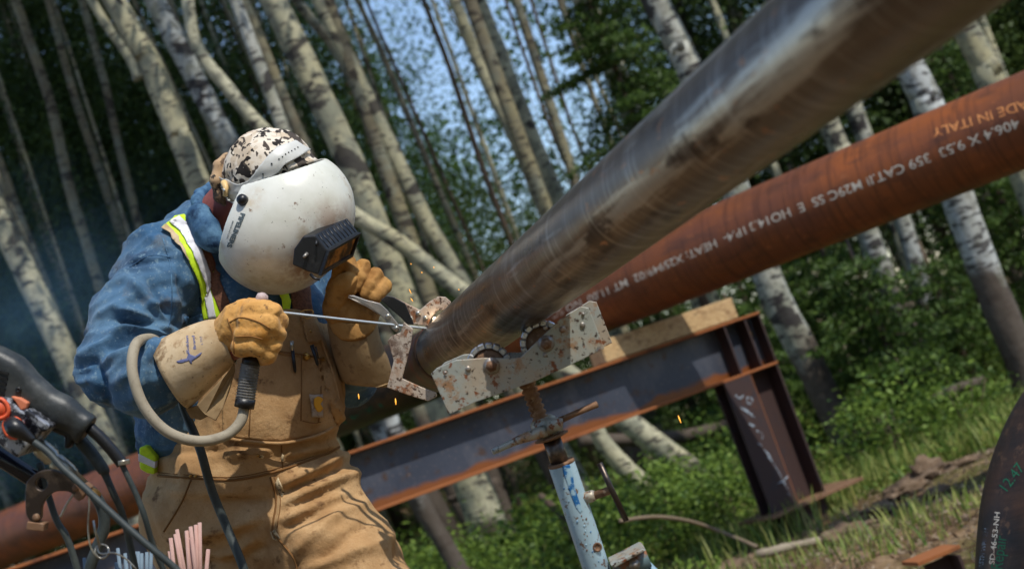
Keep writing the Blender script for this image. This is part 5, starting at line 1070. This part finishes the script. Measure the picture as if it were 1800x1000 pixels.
for k, (ax_, ay_) in enumerate(((.42, -.1), (-.3, -.32), (-.1, .42))):
    st_ = base if k else P(1120, 985, 2.14); foot = np.array([base[0]+ax_, base[1]+ay_, .01]); v, f = tube([st_, foot], .013, 12); obj("leg", v, f, m_jackt, t)
# ================================================================ TOOL RACK AT THE LEFT
D = 2.0; rk = empty("equipment_rack", [P(-60, 900, D)[0], P(-60, 900, D)[1], 0], "black tubular rail of the equipment rack at the left edge", "rack")
obj("rail", *tube([P(-160, 700, D+.05), P(55, 838, D+.05), P(80, 854, D+.06)], .013, 16), mat("glossy_black_tube", srgb(16, 20, 34), .2), rk)
pz_ = P(-160, 700, D+.05); obj("post", *tube([pz_, [pz_[0], pz_[1], 0]], .016, 12), m_black, rk); obj("foot_plate", *box([pz_[0], pz_[1], .01], np.eye(3), (.15, .15, .01)), m_black, rk)
gr = empty("angle_grinder", P(40, 690, D), "dark grey power tool with slotted motor housing hung at the left edge", "power tool")
gb = Body(Q(20, 690, D)-.17, Q(20, 690, D)+.17, .0032)
gb.chain([(-100, 640, D, .042), (-20, 662, D, .042), (15, 672, D, .036)], .02).chain([(15, 672, D, .034), (60, 698, D, .023), (110, 724, D, .0195), (150, 748, D, .0185)], .02).chain([(148, 750, D, .018), (140, 762, D, .014)], .008)
gb.plane(Q(158, 752, D), (.75, -.50, 0), .004); gb.plane(Q(60, 690, D-.026), (0, 0, -1), .012)
gv_ = bodyobj("housing", gb.mesh(), m_tool, gr)[0]
for k in range(6):
    pxplate([(-12, 647+k*9.5), (14-k*2, 655+k*9.5), (14-k*2, 659+k*9.5), (-12, 651+k*9.5)], D-.029, .006, "vent_slot", m_black, gr, bev=0)
v, f = lathe([(0, .004), (.003, .004), (.0031, .002), (.001, 0)], P(33, 685, D-.025), -F, 12); obj("screw_head", v, f, m_black, gr)
pxplate([(52, 712), (62, 708), (110, 732), (136, 748), (134, 760), (120, 790), (111, 788), (113, 768), (95, 760), (60, 735)], D-.005, .02, "paddle_lever", m_black, gr, bev=.004)
pxplate([(18, 696), (34, 699), (49, 708), (45, 718), (36, 722), (28, 708)], D-.035, .012, "trigger", m_orange2, gr, bev=.002)
pxtube([(158, 752, D), (176, 768, D), (196, 790, D), (215, 815, D)], .0085, "cord_sleeve", m_black, gr); pxtube([(212, 810, D), (222, 832, D), (240, 870, D), (255, 910, D), (270, 960, D+.01), (300, 1030, D+.02), (330, 1100, D+.02)], .0042, "cord", m_cabled, gr)
pxtube([(216, 808, D), (217, 816, D)], .0095, "cord_ring", m_fit, gr)
o = pxtube([(138, 772, D+.02), (160, 795, D+.02), (182, 826, D+.02), (196, 860, D+.02), (214, 900, D+.03), (226, 945, D+.04), (240, 1010, D+.05), (250, 1080, D+.05)], [.0088]*3+[.0055]*5, "power_cord", m_cabled, None) if False else None
v, f = tube([P(*p) for p in [(138, 772, D+.02), (160, 795, D+.02), (182, 826, D+.02), (186, 836, D+.02), (200, 868, D+.02), (214, 900, D+.03), (226, 945, D+.04), (240, 1010, D+.05), (250, 1080, D+.05)]], [.0095, .0092, .0085, .0055, .005, .005, .005, .005, .005], 12, n=5); tag(obj("power_cord", v, f, m_cabled, origin=P(138, 772, D)), "dark power cord dropping from a thick sleeve left of the grinder's own cord", "cord")
# outlet box
ob = empty("outlet_box", P(20, 760, D), "speckled black metal outlet box with orange-ringed sockets", "outlet box")
pxplate([(-60, 690), (15, 700), (22, 706), (76, 750), (70, 762), (30, 806), (-10, 776), (-60, 740)], D-.035, .06, "box", m_toolm, ob, bev=.004)
pxplate([(38, 722), (48, 718), (88, 748), (84, 756), (74, 760)], D-.045, .05, "cover_strip", m_toolm, ob, bev=.003)
for cx, cy, r in ((24, 752, 17), (-2, 718, 17)):
    kx = [P(cx+r*math.cos(a)*(1+.12*math.cos(2*a-1.6)), cy+r*math.sin(a), D-.037) for a in np.linspace(0, 2*math.pi, 25)[:-1]]; kx += [kx[0], kx[1]]
    v, f = tube(kx, .0030, 8, cap=False); so_ = obj("socket_ring", v, f, m_orange, ob); v, f = lathe([(0, r*.0007), (.004, r*.0006)], P(cx, cy, D-.034), -F, 20); obj("socket_face", v, f, m_black if cx > 0 else m_orange, so_)
v, f = tube([P(*p) for p in [(18, 742, D-.045), (27, 752, D-.055), (45, 764, D-.055), (60, 776, D-.055)]], [.010, .013, .0085, .0055], 12, n=4); pl = obj("plug", v, f, m_black, None, origin=P(18, 742, D)); tag(pl, "black plug and long dark cord running from the orange socket down to the electrodes", "cord")
obj("cord", *tube([P(*p) for p in [(55, 773, D-.055), (85, 795, D-.06), (110, 822, D-.07), (150, 858, D-.08), (200, 905, D-.09), (260, 958, D-.10), (310, 1000, D-.10), (360, 1050, D-.10)]], .0048, 10, n=5), m_cabled, pl)
# hose fitting and hose
t = empty("air_hose", P(100, 810, D+.02), "silver hose fitting leading to a curved dark hose", "hose")
pf = [(0, .010), (.05, .0125)]+[(.1+k*.04, .0125+.001*(k % 2)) for k in range(6)]+[(.36, .010), (.4, .0125), (.7, .0125), (.72, .011), (.76, .0115), (.78, .009), (1, .0085)]
obj("fitting", *lathe_px(pf, (66, 782, D+.02), (146, 852, D+.02), 20), m_fit, t); pxtube([(144, 850, D+.02), (165, 868, D+.02), (180, 895, D+.02), (183, 925, D+.02), (172, 960, D+.02), (158, 1000, D+.02), (150, 1060, D+.02)], .0082, "hose", m_cabled, t)
pxtube([(163, 869, D+.008), (168, 862, D+.008)], .0098, "hose_clip", m_brass, t)
o = pxtube([(70, 812, D+.05), (85, 870, D+.05), (100, 915, D+.05), (118, 945, D+.05), (136, 1000, D+.05), (150, 1060, D+.05)], .0050, "power_cord", m_cabled, None); tag(o, "dark cord hanging behind the curved steel ground clamp", "cord")
# ground clamp
gc = empty("ground_clamp", P(80, 860, D-.05), "curved dark steel clamp with a round hole and rusty pads", "clamp")
pxholed([(46, 867), (48, 850), (55, 840), (71, 829), (93, 827), (116, 836), (142, 849), (145, 858), (134, 868), (120, 862), (98, 862), (82, 872), (74, 884), (71, 895), (70, 911), (60, 916), (52, 911), (47, 900)], [circ(73, 850, 12.5)], D-.06, .008, "arm", m_darkst, gc, smoothn=3)
for (cx, cy, an) in ((147, 863, -.85), (66, 923, .12)):
    ax = np.array([CR*math.cos(an)-CU*math.sin(an), CR*math.sin(an)+CU*math.cos(an), F]); bevel(obj("pad", *box(P(cx, cy, D-.055), ax, (.012, .0055, .010)), m_rustst, gc, smooth=False), .001, 1)
for cx, cy in ((134, 857), (64, 909)):
    v, f = lathe([(0, .0055), (.003, .005), (.004, .002), (.0041, 0)], P(cx, cy, D-.062), -F, 12); obj("pivot_pin", v, f, m_rustst, gc)
pxtube([(131, 865, D-.05), (118, 885, D-.05), (106, 908, D-.05)], .0016, "wire_pin", m_fit, gc)
# tangled wire
v, f = tube([P(*p) for p in [(155, 858, D-.06), (157, 885, D-.06), (155, 920, D-.06), (158, 955, D-.06), (168, 975, D-.06), (182, 981, D-.055), (192, 970, D-.05), (186, 958, D-.05), (172, 958, D-.055), (167, 970, D-.06), (176, 980, D-.06), (188, 976, D-.06), (190, 962, D-.055), (178, 956, D-.05), (172, 966, D-.055), (180, 973, D-.06), (200, 971, D-.06), (222, 982, D-.05), (240, 1000, D-.05)]], .0012, 6, n=6); tag(obj("steel_wire", v, f, m_fit, origin=P(155, 858, D)), "loose steel wire coiled into a small knot beside the hose", "wire")
v, f = tube([P(164, 914, D-.06), P(168, 935, D-.06), P(175, 958, D-.06)], .0017, 6); tag(obj("steel_wire", v, f, m_fit, origin=P(164, 914, D)), "short straight wire stub rising from the wire knot", "wire")
# electrodes in their cans
for nm, m_, lst, d0, lb in (("pink", m_rodp, [(300, 945, 315, 1080), (308, 938, 333, 1080), (311, 930, 338, 1080), (328, 932, 338, 1080), (335, 925, 352, 1080), (344, 922, 352, 1080), (351, 918, 353, 1080), (366, 965, 356, 1080), (298, 968, 318, 1080), (330, 945, 345, 1080)], 2.28, "pink flux-coated electrode"), ("blue", m_rodb, [(207, 963, 220, 1080), (204, 988, 214, 1080), (220, 972, 226, 1080), (231, 965, 234, 1080), (239, 969, 240, 1080), (243, 969, 244, 1080), (249, 972, 250, 1080), (258, 970, 259, 1080), (266, 969, 262, 1080), (148, 980, 158, 1080), (222, 990, 228, 1080), (236, 985, 238, 1080)], 2.1, "blue-grey flux-coated electrode")):
    n_ = len(lst); order = sorted(range(n_), key=lambda i: lst[i][0]); pos = {i: k for k, i in enumerate(order)}; words = ["leftmost", "second from the left", "third from the left", "fourth from the left", "fifth from the left", "sixth from the left", "seventh from the left", "eighth from the left", "ninth from the left", "tenth from the left", "eleventh from the left", "rightmost"]
    for i, (x0, y0, x1, y1) in enumerate(lst):
        d = d0+rng.uniform(-.02, .02); v, f = tube([P(x0, y0, d), P(x1, y1, d)], .0032 if nm == "pink" else .0026, 8); wd_ = "rightmost" if pos[i] == n_-1 else words[pos[i]]
        tag(obj("welding_electrode", v, f, m_, origin=P(x1, y1, d)), f"{lb} in its bundle, {wd_}", "welding rod", lb+"s at the bottom edge")
    cx = sum(l[2] for l in lst)/n_; c = P(cx, 1095, d0); v, f = lathe([(0, .045), (.10, .045), (.10, .043), (.004, .043), (.004, 0)], c+np.array([0, 0, -.08]), zz, 24)
    cn = empty("rod_can", [c[0], c[1], 0], f"open steel can holding the {nm} electrodes", "can"); obj("can_wall", v, f, m_darkst, cn); obj("can_stand", *lathe([(0, .09), (.01, .09), (.012, .012), (c[2]-.09, .012)], [c[0], c[1], 0], zz, 16), m_darkst, cn)
# welding smoke drifting at the left
def smokeobj(name, c, r, dens, seed):
    v, f = lathe([(-r*math.cos(a), r*math.sin(a)) for a in np.linspace(0, math.pi, 13)], np.zeros(3), zz, 20); me = bpy.data.meshes.new(name); me.from_pydata(v.tolist(), [], f)
    o = bpy.data.objects.new(name, me); COL.objects.link(o); o.location = c; m = bpy.data.materials.new("smoke"); m.use_nodes = True; T = m.node_tree; N, L = T.nodes, T.links; N.remove(N["Principled BSDF"])
    pv = N.new("ShaderNodeVolumePrincipled"); pv.inputs['Color'].default_value = (.30, .62, .92, 1); tc = N.new("ShaderNodeTexCoord"); ln = N.new("ShaderNodeVectorMath"); ln.operation = 'LENGTH'; L.new(tc.outputs['Object'], ln.inputs[0])
    mr = N.new("ShaderNodeMapRange"); mr.inputs[1].default_value = r; mr.inputs[2].default_value = r*.15; L.new(ln.outputs['Value'], mr.inputs[0]); nz = N.new("ShaderNodeTexNoise"); nz.inputs['Scale'].default_value = 2.6/r; nz.inputs['Detail'].default_value = 3; L.new(tc.outputs['Object'], nz.inputs['Vector'])
    m2 = N.new("ShaderNodeMapRange"); m2.inputs[1].default_value = .42; m2.inputs[2].default_value = .75; L.new(nz.outputs['Fac'], m2.inputs[0]); mu = N.new("ShaderNodeMath"); mu.operation = 'MULTIPLY'; L.new(mr.outputs[0], mu.inputs[0]); L.new(m2.outputs[0], mu.inputs[1])
    mu2 = N.new("ShaderNodeMath"); mu2.operation = 'MULTIPLY'; L.new(mu.outputs[0], mu2.inputs[0]); mu2.inputs[1].default_value = dens; L.new(mu2.outputs[0], pv.inputs['Density']); L.new(pv.outputs[0], N["Material Output"].inputs['Volume']); me.materials.append(m)
    o.scale = (1.5, .8, 1); return o
sm = smokeobj("smoke", P(40, 610, 4.6), .62, .55, 1); tag(sm, "thin blue welding smoke drifting behind the worker's elbow", "smoke", kind='stuff')
print("script done", len(bpy.data.objects))
